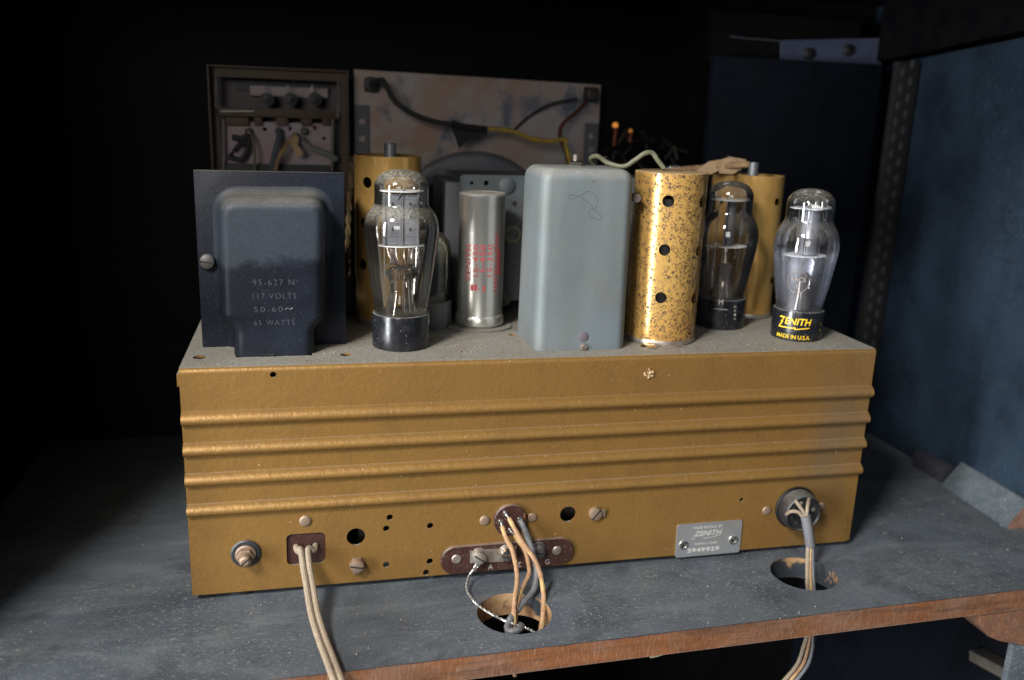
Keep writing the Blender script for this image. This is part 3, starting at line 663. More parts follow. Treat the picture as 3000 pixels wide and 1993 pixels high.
# round plug at right with three leads and sleeve
u, v = front_uv(2329, 1485); pg = thing('cable_plug', 'round black plug with three short leads in the right end of the chassis front', 'plug', (u, 0, v))
mb = MB(); mb.lathe([(1.36, .0), (1.38, .12), (1.33, .2)], u, 0, v, 48, '-y'); mb.build('collar', M('plug_collar', (.006, .006, .007), .5, 0, spec=.25), pg)
mb = MB(); mb.lathe([(1.27, .15), (1.26, .55), (1.20, .95), (1.12, 1.05), (1.08, 1.02), (1.05, .95), (.6, .93), (.01, .93)], u, 0, v, 48, '-y')
mb.build('body', M('dusty_bakelite', (.012, .012, .014), .45, 0, var=((120, .5, .7, (.045, .045, .05), .5),), dust=(DUST, .45, .45, 1.0), bump=((400, .3, .0004),)), pg)
for k in range(8):
    a = math.pi*2*k/8+.3; x, z = u+.72*math.cos(a), v+.72*math.sin(a)
    mb = MB(); mb.lathe([(.14, 0), (.13, .07), (.06, .10)], x, -.92, z, 14, '-y'); mb.build('pin_boss', steel if k in (1, 2, 0) else blackm, pg)
j = (2362, 1520, -1.9)
for q in (((2331, 1468, -1.0), (2340, 1480, -1.35), (2353, 1500, -1.7)), ((2371, 1462, -1.0), (2367, 1478, -1.5), (2364, 1500, -1.75)), ((2305, 1507, -1.0), (2318, 1499, -1.5), (2337, 1500, -1.7), (2350, 1512, -1.8))):
    mb = MB(); mb.tube([onY(*c) for c in q]+[onY(*j)], .11, 8, 6); mb.build('lead', cordm, pg)
mb = MB(); mb.tube([onY(2360, 1512, -1.85), onY(2366, 1545, -2.0), onY(2371, 1575, -2.1), onY(2374, 1598, -2.1)], .30, 14, 4, .02); mb.build('sleeve', greyw, pg)
for a, m_ in ((-1, cordm), (0, tanw), (1, greyw)):
    P = [(2374+a*6, 1590, -2.1), (2373+a*7, 1640, -2.3), (2373+a*8, 1690, -2.6), (2375+a*9, 1730, -2.8), (2376+a*6, 1800, -3), (2372+a*8, 1860, -3.1), (2366+a*13, 1900, -3.2), (2352+a*15, 1945, -3.3), (2318+a*17, 1990, -3.4), (2270+a*18, 2040, -3.5)]
    mb = MB(); mb.tube([onY(*c) for c in P], .125, 8, 7, .05); mb.build('cable', m_, pg)

# ================================================================== ON TOP OF THE CHASSIS
E0 = ZT+.005
# ---- power transformer
tr = thing('power_transformer', 'black enamelled power transformer with an embossed rounded shell, far left on the chassis', 'transformer', (4.6, 4, ZT))
pa, pb = onY(573, 498, 4.1), onY(1013, 508, 4.1)
mb = MB(); mb.box(.75, 8.52, 4.1, 4.28, E0, pa.z, .06); mb.build('end_plate', blackp, tr)
mb = MB(); mb.box(1.0, 8.3, 4.3, 7.4, E0, pa.z-.7); mb.build('laminations', M('laminations', (.05, .05, .05), .6, .3), tr)
mb = MB(); mb.box(.9, 8.4, 7.42, 7.6, E0, pa.z-.6, .06); mb.build('end_plate', blackp, tr)
YF = 1.9
sh = [onY(*q, YF) for q in ((634, 582), (956, 582), (953, 940), (922, 968), (922, 1040), (683, 1044), (683, 965), (646, 940))]
sh = [(p.x, p.z) for p in sh]; sh[4] = (sh[4][0], E0); sh[5] = (sh[5][0], E0)
lo = roundpoly(sh, [1.0, 1.0, .7, .5, .12, .12, .5, .7], 7)
def cl(L): return [(x, E0 if q[1] < E0+.14 else max(z, E0)) for (x, z), q in zip(L, lo)]
Ls = [(4.095, .42), (4.06, .26), (3.98, .14), (3.85, .05), (3.6, 0), (2.65, 0), (2.42, -.04), (2.2, -.12), (2.03, -.26), (1.93, -.42), (1.9, -.6)]
LL = [[(x, y, z) for x, z in cl(offset(lo, d))] for y, d in Ls]
mb = MB(); mb.loft(LL, False, False); mb.cap(LL[-1])
shell = mb.build('shell', shellm, tr, sharp=60)
mb = MB(); mb.box(3.9, 4.7, 1.86, 2.2, E0-.0, E0+.12); mb.build('tab', blackp, shell)
mb = MB()
for s_, x0, x1, y0, y1 in (('95-627 N', 741, 861, 819, 837), ('117 VOLTS', 741, 867, 859, 876), ('50-60', 745, 828, 898.6, 914.6), ('65 WATTS', 744.7, 862.6, 937, 954)):
    a, b = onY(x0, y1, 1.885), onY(x1, y0, 1.885); put_text(mb, s_, b.x-a.x, b.z-a.z, (lambda a: (lambda u, v: Vector((a.x+u, 1.885, a.z+v))))(a), -.035, 0, 1.25)
a = onY(836, 908, 1.885); mb.tube([a, a+Vector((.12, 0, .1)), a+Vector((.26, 0, .02)), a+Vector((.40, 0, .12))], .022, 5, 4)
mb.build('embossing', embtx, shell)
for x, y in ((607, 767),):
    u, v = front_uv(x, y, 4.0); slotted(u, v, 4.1, .40, .34, dsteel, tr, 'screw', .15)

# ---- glass tubes
def st_profile(rb, rn, rm, zb, zm, zn, zd, zt):
    """shouldered bulb: base radius, neck radius, max radius, heights of base top, widest, neck, dome start and top"""
    pts = [(rb*.97, zb-.05, 0), (rb*.99, zb+.25, 0), ((rb+rm)/2*.995, zb+(zm-zb)*.45, 0), (rm*.97, zm-(zm-zb)*.16, 0), (rm, zm, 0), (rm*.93, zm+(zn-zm)*.5, 0), (rn*1.04, zn-.12, 0), (rn, zn+.18, 0), (rn, zd, 0)]
    P = [(p.x, p.y) for p in smooth_path(pts, 6)]
    h = zt-zd
    for k in range(1, 11):
        a = math.pi/2*k/10; P.append((rn*max(math.cos(a), 0)**.80 if k < 10 else .002, zd+h*math.sin(a)))
    return P
def tube_base(t, x, y, r, h, mat=bakel):
    mb = MB(); mb.lathe([(r*.96, 0.005), (r, .05), (r, h-.12), (r*.985, h-.02), (r*.93, h), (r*.9, h-.1)], x, y, ZT, 64); return mb.build('base', mat, t)
def disc(mb, x, y, z, rx, ry, h=.05, n=32, teeth=0):
    L = []
    for zz in (z, z+h):
        L.append([(x+(rx*(1+(.08 if teeth and k % 2 else 0)))*math.cos(2*math.pi*k/n), y+(ry*(1+(.08 if teeth and k % 2 else 0)))*math.sin(2*math.pi*k/n), zz) for k in range(n)])
    mb.loft(L)

# tube 1: big clear rectifier tube
X, Y = 11.6, 3.65
t1 = thing('vacuum_tube', 'large clear shouldered glass tube with dusty dome and plain black base, beside the transformer', 'vacuum tube', (X, Y, ZT), 'shouldered glass vacuum tubes')
tube_base(t1, X, Y, 1.62, 1.95)
mb = MB(); mb.lathe(st_profile(1.5, 1.49, 2.07, 1.9, 6.75, 8.05, 8.95, 9.9), X, Y, ZT, 72, cap=False); mb.build('bulb', glassA, t1)
for a_, b_, c_ in ((8.72, 1.2, .75), (5.72, 1.28, .8)): mb = MB(); disc(mb, X, Y, ZT+a_, b_, c_); mb.build('mica_spacer', mica, t1)
for dx in (-.55, .42):
    mb = MB()
    mb.box(X+dx-.40, X+dx+.40, Y-.42, Y+.42, ZT+5.8, ZT+8.6, .10)
    for z in (6.3, 7.0, 7.7, 8.3): mb.box(X+dx-.43, X+dx+.43, Y-.45, Y+.45, ZT+z, ZT+z+.06)
    for s_ in (-.43, .43): mb.box(X+dx+s_-.05, X+dx+s_+.05, Y-.5, Y+.5, ZT+5.8, ZT+8.6)
    e = mb.build('anode', M('anode_metal', (.20, .21, .23), .4, .4, var=((150, .4, .7, (.08, .08, .09), .6),)), t1)
    mb = MB()
    for z in (6.6, 7.3, 8.0): mb.box(X+dx-.03, X+dx+.03, Y-.47, Y-.41, ZT+z, ZT+z+.16)
    mb.build('slot', blackm, e)
mb = MB()
for dx, dy in ((-.95, -.2), (-.1, -.3), (.95, -.25), (.15, .3)): mb.rod((X+dx, Y+dy, ZT+3.9), (X+dx, Y+dy, ZT+8.95), .035, 8)
mb.tube([(X-.1, Y-.3, ZT+8.75), (X+.1, Y-.5, ZT+8.85), (X-.3, Y-.55, ZT+8.3)], .03, 6, 4)
for a in (-.7, -.3, .1, .5, .8): mb.tube([(X+a*1.2, Y-.3, ZT+5.7), (X+a, Y-.45, ZT+5.1), (X+a*.9+.1, Y-.4, ZT+4.7), (X+a*.7, Y-.2, ZT+4.1), (X+a*.6, Y, ZT+3.7)], .03, 6, 5)
mb.tube([(X-1.0, Y-.5, ZT+4.65), (X-.5, Y-.6, ZT+4.8), (X, Y-.6, ZT+4.6), (X+.5, Y-.6, ZT+4.78), (X+1.0, Y-.5, ZT+4.6)], .045, 6, 6)
mb.build('support_wires', bright, t1)
mb = MB(); mb.lathe([(.95, 1.9), (.8, 2.4), (.62, 3.0), (.6, 3.5), (.75, 3.9), (.95, 4.2), (.6, 4.5), (.15, 4.6)], X, Y, ZT, 32, cap=False)
mb.build('stem', stemg, t1)
mb = MB()
for k in range(5):
    a = k*1.26; mb.rod((X+.5*math.cos(a), Y+.5*math.sin(a), ZT+2.0), (X+.35*math.cos(a), Y+.25*math.sin(a), ZT+4.2), .035, 6)
mb.rod((X+.6, Y-.5, ZT+2.0), (X+.55, Y-.45, ZT+4.0), .04, 6)
mb.build('lead_wires', steel, t1)
mb = MB()
for dx in (-.45, .55): mb.box(X+dx-.22, X+dx+.22, Y-.3, Y+.1, ZT+4.7, ZT+5.6, .05)
mb.build('copper_plates', M('coppery_plate', (.52, .43, .38), .25, .8), t1)

def st_tube(name, label, X, Y, gl, ht, hb=1.85, base_r=1.56, cage=(5.6, 8.5), topm=True, cagem=elecg, cr=.62):
    t = thing(name, label, 'vacuum tube', (X, Y, ZT), 'shouldered glass vacuum tubes')
    tube_base(t, X, Y, base_r, hb)
    k = ht/9.25
    mb = MB(); mb.lathe(st_profile(1.42, 1.42, 1.96, hb-.02, 5.75*k, 7.35*k, 8.3*k, ht), X, Y, ZT, 72, cap=False); mb.build('bulb', gl, t)
    for a_, b_, c_ in ((8.05, 1.2, .9), (5.15, 1.25, .95)): mb = MB(); disc(mb, X, Y, ZT+a_*k, b_, c_, .045, 40, 1); mb.build('mica_spacer', mica, t)
    mb = MB(); mb.lathe([(cr, 5.25*k), (cr, 6.2*k), (cr*1.05, 6.25*k), (cr, 6.3*k), (cr, 7.3*k), (cr*.9, 7.95*k)], X+.1, Y, ZT, 32); mb.build('cage', cagem, t)
    mb = MB()
    for dx, dy in ((-.85, -.2), (-.5, -.55), (.85, -.1), (.3, .5)): mb.rod((X+dx, Y+dy, ZT+3.6*k), (X+dx, Y+dy, ZT+8.3*k), .035, 8)
    for q in range(7): mb.rod((X-.4+q*.15, Y-.4, ZT+7.9*k), (X-.4+q*.15, Y-.4, ZT+(8.25 if q % 3 else 8.45)*k), .02, 5)
    mb.tube([(X+.2, Y-.6, ZT+5.1*k), (X+.35, Y-.75, ZT+4.8*k), (X+.3, Y-.7, ZT+4.5*k)], .04, 6, 4)
    mb.build('support_wires', bright, t)
    mb = MB(); mb.lathe([(.75, hb), (.55, 2.6), (.42, 3.2), (.5, 3.9*k), (.3, 4.1*k)], X, Y, ZT, 28); mb.build('stem', M('stem_'+gl.name, (.24, .21, .19), .12, .5), t)
    return t
t2 = st_tube('vacuum_tube', 'clear shouldered glass tube with yellow lettering on its black base, right end of the chassis', 36.55, 3.45, glassB, 9.27)
t3 = st_tube('vacuum_tube', 'shouldered glass tube with smoky lower bulb standing just right of the front gold can', 32.85, 6.75, glassC, 9.4, 1.95, cagem=elec, cr=.35)
def on_cyl(X, Y, R, a0, z0, rot=False):
    if rot: return lambda u, v: Vector((X+R*math.sin(a0-v/R), Y-R*math.cos(a0-v/R), z0+u))
    return lambda u, v: Vector((X+R*math.sin(a0+u/R), Y-R*math.cos(a0+u/R), z0+v))
b2 = [c for c in t2.children if c.name.startswith('base')][0]; b3 = [c for c in t3.children if c.name.startswith('base')][0]
X, Y, R = 36.55, 3.45, 1.575
def cylfit(mb, s_, X, Y, R, x0, y0, x1, y1, **kw):
    a0, z0 = onCyl(x0, y0, X, Y, R); a1, z1 = onCyl(x1, y1, X, Y, R)
    hgt = kw.pop('hgt'); put_text(mb, s_, (a1-a0)*R, hgt, on_cyl(X, Y, R, a0, z0), **kw)
mb = MB()
cylfit(mb, 'ENITH', X, Y, R, 2299, 948, 2377, 946, hgt=.42, bold=.012, shear=.2)
cylfit(mb, 'MADE IN U.S.A.', X, Y, R, 2276, 984, 2374, 984, hgt=.26, bold=.008)
a0, z0 = onCyl(2281, 955, X, Y, R); fz = on_cyl(X, Y, R, a0, z0)
for poly in ([(0, .62), (.10, .70), (.42, .68), (.40, .60), (.12, .60)], [(.42, .68), (.36, .68), (.18, .40), (.26, .42)], [(.26, .42), (.30, .36), (.12, .36), (.16, .42)], [(.30, .36), (.20, .36), (-.02, -.02), (.10, .06)],
             [(-.02, -.02), (.10, .06), (.95, .06), (.93, .0)], [(.93, .0), (.95, .07), (1.12, .10), (1.10, .04)], [(1.12, .10), (1.10, .04), (1.02, -.06), (1.14, -.02)], [(1.02, -.06), (1.06, .0), (1.95, .12), (1.97, .07)]):
    if len(poly) == 5: mb.face([mb.V(fz(*q)) for q in (poly[0], poly[1], poly[4])]); poly = poly[1:]
    a_, b_, c_, d_ = [Vector(q) for q in poly]; n_ = 12 if poly[1][0]-poly[0][0] > .3 or abs(poly[2][0]-poly[0][0]) > .5 else 3
    if (c_-b_).length > (b_-a_).length and (c_-b_).length > .3: a_, b_, c_, d_ = b_, c_, d_, a_
    r0 = [mb.V(fz(*a_.lerp(b_, k/n_))) for k in range(n_+1)]; r1 = [mb.V(fz(*d_.lerp(c_, k/n_))) for k in range(n_+1)]
    for k in range(n_): mb.face([r0[k], r0[k+1], r1[k+1], r1[k]])
for x, y in ((2403, 953), (2401, 970)):
    a0, z0 = onCyl(x, y, X, Y, R); put_text(mb, '1', .06, .12, on_cyl(X, Y, R, a0, z0))
mb.build('lettering', yeltx, b2, recalc=False)
mb = MB(); X, Y, R = 32.85, 6.75, 1.575
cylfit(mb, 'H', X, Y, R, 2105, 892, 2118, 891, hgt=.36)
a0, z0 = onCyl(2090, 905, X, Y, R); a1, z1 = onCyl(2133, 904, X, Y, R); f_ = on_cyl(X, Y, R, a0, z0)
for k in range(6):
    w_ = (a1-a0)*R/6; mb.face([mb.V(f_(*q)) for q in ((k*w_, 0), (k*w_+w_, 0), (k*w_+w_, .03), (k*w_, .03))])
for i, s_ in enumerate('N510'):
    a0, z0 = onCyl(2150, 902+i*12, X, Y, R); put_text(mb, s_, .15, .14, on_cyl(X, Y, R, a0, z0))
mb.build('lettering', paletx, b3, recalc=False)
# etched octagon on the right tube's bulb, follows the glass
mb = MB(); X, Y = 36.55, 3.45
def bulbR(z): return 1.70+(z-ZT-3)*.135
def oct_pt(u, v):
    zc = ZT+3.75; z = zc+v; R_ = min(bulbR(z), 1.93)+.015; a0, _ = onCyl(2342, 800, X, Y, 1.8); return Vector((X+R_*math.sin(a0+u/1.8), Y-R_*math.cos(a0+u/1.8), z))
oc = [(.66*math.cos(math.pi/8+k*math.pi/4), .70*math.sin(math.pi/8+k*math.pi/4)) for k in range(8)]
mb.tube([oct_pt(*oc[k % 8]) for k in range(9)], .016, 5, 0)
put_text(mb, '6AC5', .82, .26, lambda u, v: oct_pt(u-.41, v+.05)); put_text(mb, 'G', .2, .24, lambda u, v: oct_pt(u-.1, v-.4))
mb.build('etched_mark', M('etching', (.30, .26, .22), .7), [c for c in t2.children if c.name.startswith('bulb')][0], recalc=False)

# narrow dark tube behind the big one
X, Y = 13.75, 8.3
t4 = thing('vacuum_tube', 'slim straight-sided dark glass tube half hidden behind the large clear tube', 'vacuum tube', (X, Y, ZT))
mb = MB(); mb.lathe([(1.5, 0.005), (1.5, 1.6), (1.42, 1.65)], X, Y, ZT, 40); mb.build('base', M('grey_base', (.10, .10, .10), .4, .4, dust=(DUST, .5, .2, .9)), t4)
mb = MB(); mb.lathe([(1.38, 1.6), (1.42, 2), (1.42, 4.7), (1.3, 5.3), (.9, 5.75), (.4, 5.95), (.01, 6)], X, Y, ZT, 40, cap=False); mb.build('bulb', glass('gt_glass', (.55, .55, .52), film=(.038, .062, .75, (.3, .27, .2)), dusty=.7), t4)
mb = MB(); mb.lathe([(.85, 1.7), (.85, 4.6)], X, Y, ZT, 24); mb.build('cage', elec, t4)
mb = MB()
cylfit(mb, 'M-G', X, Y, 1.43, 1290, 832, 1303, 832, hgt=.35); cylfit(mb, '42', X, Y, 1.43, 1291, 870, 1303, 870, hgt=.3)
mb.build('lettering', M('faded_green_ink', (.20, .22, .10), .7), t4, recalc=False)

# ---- electrolytic capacitor
X, Y, R = 17.0, 7.95, 1.415
cp = thing('capacitor_can', 'bare aluminium cylindrical capacitor with red printed ratings between big tube and grey box', 'capacitor', (X, Y, ZT))
mb = MB(); mb.lathe([(R*1.02, .75), (R, .85), (R, 8.05), (R*1.015, 8.1), (R*1.015, 8.25), (R*.97, 8.32), (R*.93, 8.27), (.01, 8.27)], X, Y, ZT, 64); cb = mb.build('can', alum, cp)
mb = MB(); mb.lathe([(R*.9, .1), (R*.98, .12), (R*1.06, .25), (R*1.07, .7), (R*1.02, .82), (R*.98, .84)], X, Y, ZT, 64); mb.build('crimp_ring', alum, cp)
mb = MB(); mb.loft([[(X+2.15*math.cos(a)*(1 if abs(math.cos(a)) < .9 else .96)-.1, Y+1.75*math.sin(a)-.25, z) for a in [2*math.pi*k/40 for k in range(40)]] for z in (E0, E0+.10)]); mb.build('mounting_wafer', M('wafer', (.12, .11, .095), .7, 0, dust=(DUST, .6, .2, .9)), cp)
mb = MB(); R2 = R+.012
def capcol(s_, x0, x1, yb, yt, bold=0.0, space=1.0):
    a0, zb = onCyl((x0+x1)/2+0, yb, X, Y, R2); _, zt = onCyl((x0+x1)/2, yt, X, Y, R2); a1, _ = onCyl(x1, yb, X, Y, R2); al, _ = onCyl(x0, yb, X, Y, R2)
    put_text(mb, s_, zt-zb, (a1-al)*R2, on_cyl(X, Y, R2, a1, zb, True), bold, 0, space)
capcol('ZENITH', 1363.6, 1378, 824, 717.5, .01, 1.1); capcol('15-450', 1384, 1400, 811, 717.5, .0, 1.1); capcol('5-450', 1405, 1421, 800, 717.5, 0, 1.1); capcol('15-350', 1427, 1441.7, 811, 717.5, 0, 1.1)
capcol('PART NO. 22-1035AO', 1445, 1456, 854, 684, -.01)
for pts in (((1379, 852), (1397, 852), (1397, 834), (1379, 834)), ((1400, 847), (1420, 838), (1420, 856))):
    mb.face([mb.V(on_cyl(X, Y, R2, *onCyl(*q, X, Y, R2))(0, 0)) for q in pts])
for k in range(7):
    y0 = 732+k*11; mb.face([mb.V(on_cyl(X, Y, R2, *onCyl(*q, X, Y, R2))(0, 0)) for q in ((1459, y0), (1464, y0), (1464, y0+8), (1459, y0+8))])
mb.build('lettering', redtx, cb, recalc=False)

# ---- grey filter can (drawn box)
gb = thing('grey_shield_box', 'tall dusty grey metal box with rounded edges and a pencil squiggle on its front', 'shield box', (21.7, 4, ZT))
bx0, bx1 = onZ(1567, 1031, ZT), onZ(1835, 1024, ZT); yb0, yb1 = 1.48, 6.25
tx0 = onY(1588, 520, 1.75).x; tx1 = onY(1862, 520, 1.75).x; zt = onY(1720, 484, 5.4).z
levels = []
for f, ins in [(0, 0), (.25, 0), (.5, 0), (.75, 0), (.90, 0)]+[(None, a) for a in (12, 30, 50, 70, 88)]:
    if f is not None:
        z = E0+(zt-.7-E0)*f/.9; k = f; i_ = 0
    else:
        z = zt-.7+.7*math.sin(math.radians(ins)); i_ = .62*(1-math.cos(math.radians(ins))); k = .95
    x0 = bx0.x+(tx0-bx0.x)*k+i_; x1 = bx1.x+(tx1-bx1.x)*k-i_; y0 = yb0+.2*k+i_; y1 = yb1-.1*k-i_
    levels.append([(x, y, z) for x, y in rrect(x0, x1, y0, y1, max(.62-i_*.5, .2), 8)])
mb = MB(); mb.loft(levels); gbo = mb.build('case', zinc, gb, sharp=50)
p = onY(1709, 987, 1.5); mb = MB(); mb.lathe([(.30, -.02), (.29, .04), (.2, .07), (.01, .08)], p.x, 1.5, p.z, 24, '-y'); mb.build('grommet', M('grommet', (.10, .085, .095), .5), gb)
p = onY(1739, 533, 1.7); mb = MB(); mb.lathe([(.07, 0), (.01, .02)], p.x, 1.675, p.z, 12, '-y'); mb.build('pinhole', blackm, gbo)
p = onY(1709, 1020, 1.48); mb = MB(); mb.lathe([(.20, 0), (.19, .12), (.1, .16)], p.x, 1.5, ZT+.2, 14, '-y')
for k in (-.07, 0, .07): mb.box(p.x-.17, p.x+.17, 1.28, 1.36, ZT+.2+k-.02, ZT+.2+k+.02)
mb.build('screw', steel, gb)
p = onY(1868, 580, 2.6); mb = MB(); mb.lathe([(.25, -.3), (.25, .2)], p.x-.12, 2.6, p.z, 16, '-y'); mb.build('side_stud', steel, gb)
p = onY(1688, 478, 4.6); mb = MB(); mb.lathe([(.40, -.1), (.40, .24), (.34, .29)], p.x, 4.6, zt, 6); mb.build('nut', bright, gb)
mb = MB(); mb.lathe([(.17, 0)]+[(.17 if k % 2 else .145, .2+k*.04) for k in range(9)]+[(.01, .58)], p.x-.05, 4.6, zt+.1, 16); mb.build('stud', steel, gb)
def boxy(x, y):
    z = onY(x, y, 1.62).z; return onY(x, y, 1.48+.2*min(.95, (z-E0)/(zt-.7-E0)*.9)-.004)
sq = [(1215, 1112), (1228, 1133), (1290, 1112), (1350, 1076), (1395, 1083), (1430, 1128), (1428, 1172), (1412, 1212), (1380, 1213), (1366, 1236), (1395, 1274), (1440, 1288), (1468, 1278), (1440, 1245), (1405, 1205), (1370, 1165), (1320, 1125), (1260, 1102), (1224, 1103), (1214, 1112)]
mb = MB(); mb.tube([boxy(1200+x/2.614, 150+y/2.614) for x, y in sq], .02, 5, 6)
mb.build('pencil_mark', pencil, gbo)
gw = thing('grid_wire', 'pale green rubber wire looping from behind the grey box to the front gold can', 'wire', (23, 5, zt))
P = [onY(*q) for q in ((1741, 500, 7.2), (1741, 483, 7.0), (1731, 464, 6.6), (1751, 458, 6.0), (1781.5, 478, 5.0), (1827, 488, 4.4), (1858, 471, 4.2), (1888.6, 450, 4.0), (1911.5, 449, 4.0), (1927, 470, 3.9), (1945, 493, 3.8))]
mb = MB(); mb.tube(P, .14, 9, 7, .04); mb.build('insulation', greenw, gw)
mb = MB(); p = onY(1960, 490, 3.8); mb.rod((p.x-.25, 3.8, p.z-.1), (p.x+.15, 3.8, p.z+.05), .10, 10); mb.rod((p.x+.05, 3.8, p.z+.02), (p.x+.5, 3.75, p.z+.05), .14, 10); mb.rod((p.x+.5, 3.75, p.z+.05), (p.x+.62, 3.72, p.z+.05), .08, 8); mb.build('clip', bright, gw)

# ---- gold shield cans
def gold_can(label, X, Y, r, z1, mat, holes, ring=True, cap=None, open_top=False, n=96, seam=None):
    t = thing('shield_can', label, 'shield can', (X, Y, ZT), 'gold cylindrical shield cans')
    z0 = E0+.28 if ring else E0
    nz = 60; bm = MB(); V = {}
    hs = []
    for hx, hy, hr in holes:
        a, z = onCyl(hx, hy, X, Y, r); hs.append((a, z, hr))
    # wall as unrolled sheet with real holes, wrapped on the cylinder
    us = [-math.pi+2*math.pi*k/n for k in range(n+1)]
    zs = [z0+(z1-z0)*k/nz for k in range(nz+1)]
    from mathutils.geometry import delaunay_2d_cdt
    pts = [Vector((u*r, z)) for u in us for z in zs if all((u*r-a*r)**2+(z-zz)**2 > (hr*1.12)**2 for a, zz, hr in hs)]
    base = len(pts); faces = []
    for a, zz, hr in hs:
        st = len(pts); pts += [Vector((a*r+hr*math.cos(2*math.pi*k/28), zz+hr*math.sin(2*math.pi*k/28))) for k in range(28)]; faces.append(list(range(st, st+28)))
    ov, oe, of, _, _, _ = delaunay_2d_cdt(pts, [], faces, 0, 1e-5)
    for rr in (r, r-.06):
        vm = [bm.V((X+rr*math.sin(p.x/r), Y-rr*math.cos(p.x/r), p.y)) for p in ov]
        for f in of:
            c = sum((ov[i] for i in f), Vector((0, 0)))/len(f)
            if any((c.x-a*r)**2+(c.y-zz)**2 < (hr*.985)**2 for a, zz, hr in hs): continue
            bm.face([vm[i] for i in f])
    bmesh.ops.remove_doubles(bm.bm, verts=bm.bm.verts, dist=1e-4)
    for rr in ((r, z1-.001), ):
        bm.lathe([(r+.0, z1-ZT), (r-.02, z1-ZT+.04), (r-.12, z1-ZT+.04), (r-.13, z1-ZT-.05)] if open_top else [(r, z1-ZT), (r-.03, z1-ZT+.05), (r-.15, z1-ZT+.06), (.01, z1-ZT+.06)], X, Y, ZT, n, cap=False)
    if seam is not None:
        a = seam; bm.loft([[(X+rr*math.sin(a+da), Y-rr*math.cos(a+da), z) for rr, da in ((r+.04, 0), (r+.04, .5), (r, .5), (r, 0))] for z in (z0, z1)])
    w = bm.build('can', mat, t, sharp=35, recalc=False)
    if ring:
        mb = MB(); mb.lathe([(r*.99, 0.0), (r*1.02, .05), (r*1.025, .2), (r*1.01, .30), (r*.96, .32)], X, Y, E0, 64); mb.build('base_ring', steel, t)
    if open_top:
        mb = MB(); mb.lathe([(r*.9, 0), (.01, .01)], X, Y, z1-.5, 32); mb.build('inner_disc', blackm, t)
    mb = MB(); mb.lathe([(r*.55, 0), (r*.55, z1-ZT-1.5)], X, Y, E0, 24); mb.build('inner_tube', dsteel, t)
    if cap:
        mb = MB(); mb.lathe([(cap[2], -.5), (cap[2], cap[3]-.06), (cap[2]*1.06, cap[3]-.05), (cap[2]*1.06, cap[3]), (cap[2]*.6, cap[3]), (cap[2]*.55, cap[3]-.1)], cap[0], cap[1], z1, 24); mb.build('top_cap', M('cap_grey', (.25, .26, .27), .45, .6), t)
    return t
c1z = onY(1970, 512, 1.9).z
g1 = gold_can('speckled shiny gold can with rows of round holes, right beside the grey box', 27.45, 3.9, 2.12, c1z, gold1,
              [(1958, 590, .34), (2058, 592, .34), (1947, 733, .34), (2047, 735, .34), (1936, 873, .34), (2034, 874, .34), (2018, 977, .09)], seam=1.25)
p = onZ(1905, 1017, ZT+.1); mb = MB(); mb.lathe([(.48, 0.005), (.5, .1), (.3, .2), (.2, .15)], p.x, p.y+.3, ZT, 20); mb.build('twist_tab', bright, g1)
p = onZ(1968, 1018, ZT+.1); mb = MB(); mb.box(p.x-.5, p.x+.9, p.y+.15, p.y+.6, E0, E0+.12, .03); mb.build('foot', steel, g1)
gy = 10.2; p = onY(1136, 462, gy-2)
g2 = gold_can('faded gold can with a grey top cap, behind the large clear tube', onY(1136, 500, gy).x, gy, 2.05, p.z, gold2, [(1075, 535, .33), (1066, 655, .33), (1062, 775, .33)], cap=(onY(1143, 440, gy).x, gy, .37, .75), open_top=True)
p = onY(2220, 519, 8.2)
g3 = gold_can('orange-gold can with a grey top cap, behind the two right-hand glass tubes', 36.4, 9.65, 1.55, p.z, gold3, [(2141, 590, .25), (2277, 592, .25), (2262, 822, .25)], cap=(onY(2208, 490, 9.6).x, 9.6, .33, .85), open_top=True)
p = onY(2130, 513, 12.5)
g4 = gold_can('narrow sliver of a gold can topped with masking tape, furthest back on the right', onY(2140, 560, 13.2).x, 13.2, 1.35, p.z, gold3, [(2112, 590, .2)], ring=False)
# masking tape bundle over the grid lead
def tape_strip(corners, th=.06):
    P = [onY(*c) for c in corners]; mb = MB(); mb.loft([[tuple(p) for p in P], [tuple(p+Vector((0, th, -.02))) for p in P]]); return mb
mt = thing('masking_tape', 'crumpled tan masking tape wrapped round a lead above the two back right gold cans', 'tape', tuple(onY(2120, 500, 12)))
tape_strip([(2038, 500, 12), (2078, 473, 11.5), (2130, 465, 11.3), (2127, 490, 11.2), (2083, 511, 11.5)]).build('strip', mask, mt)
tape_strip([(2105, 470, 11), (2131, 462, 10.9), (2155, 466, 10.8), (2168, 497, 10.6), (2150, 510, 10.8), (2108, 508, 11.2)]).build('strip', mask, mt)
tape_strip([(2131, 458, 11.3), (2187, 468, 10.6), (2170, 499, 10.5), (2150, 466, 10.9)]).build('strip', mask, mt)
P = [onY(*q) for q in ((1975, 500, 16), (2020, 495, 14), (2060, 492, 12.5), (2110, 488, 11.4), (2160, 484, 10.4), (2196, 482, 9.9))]
mb = MB(); mb.tube(P, .22, 8, 5); mb.build('lead', tanw, mt)

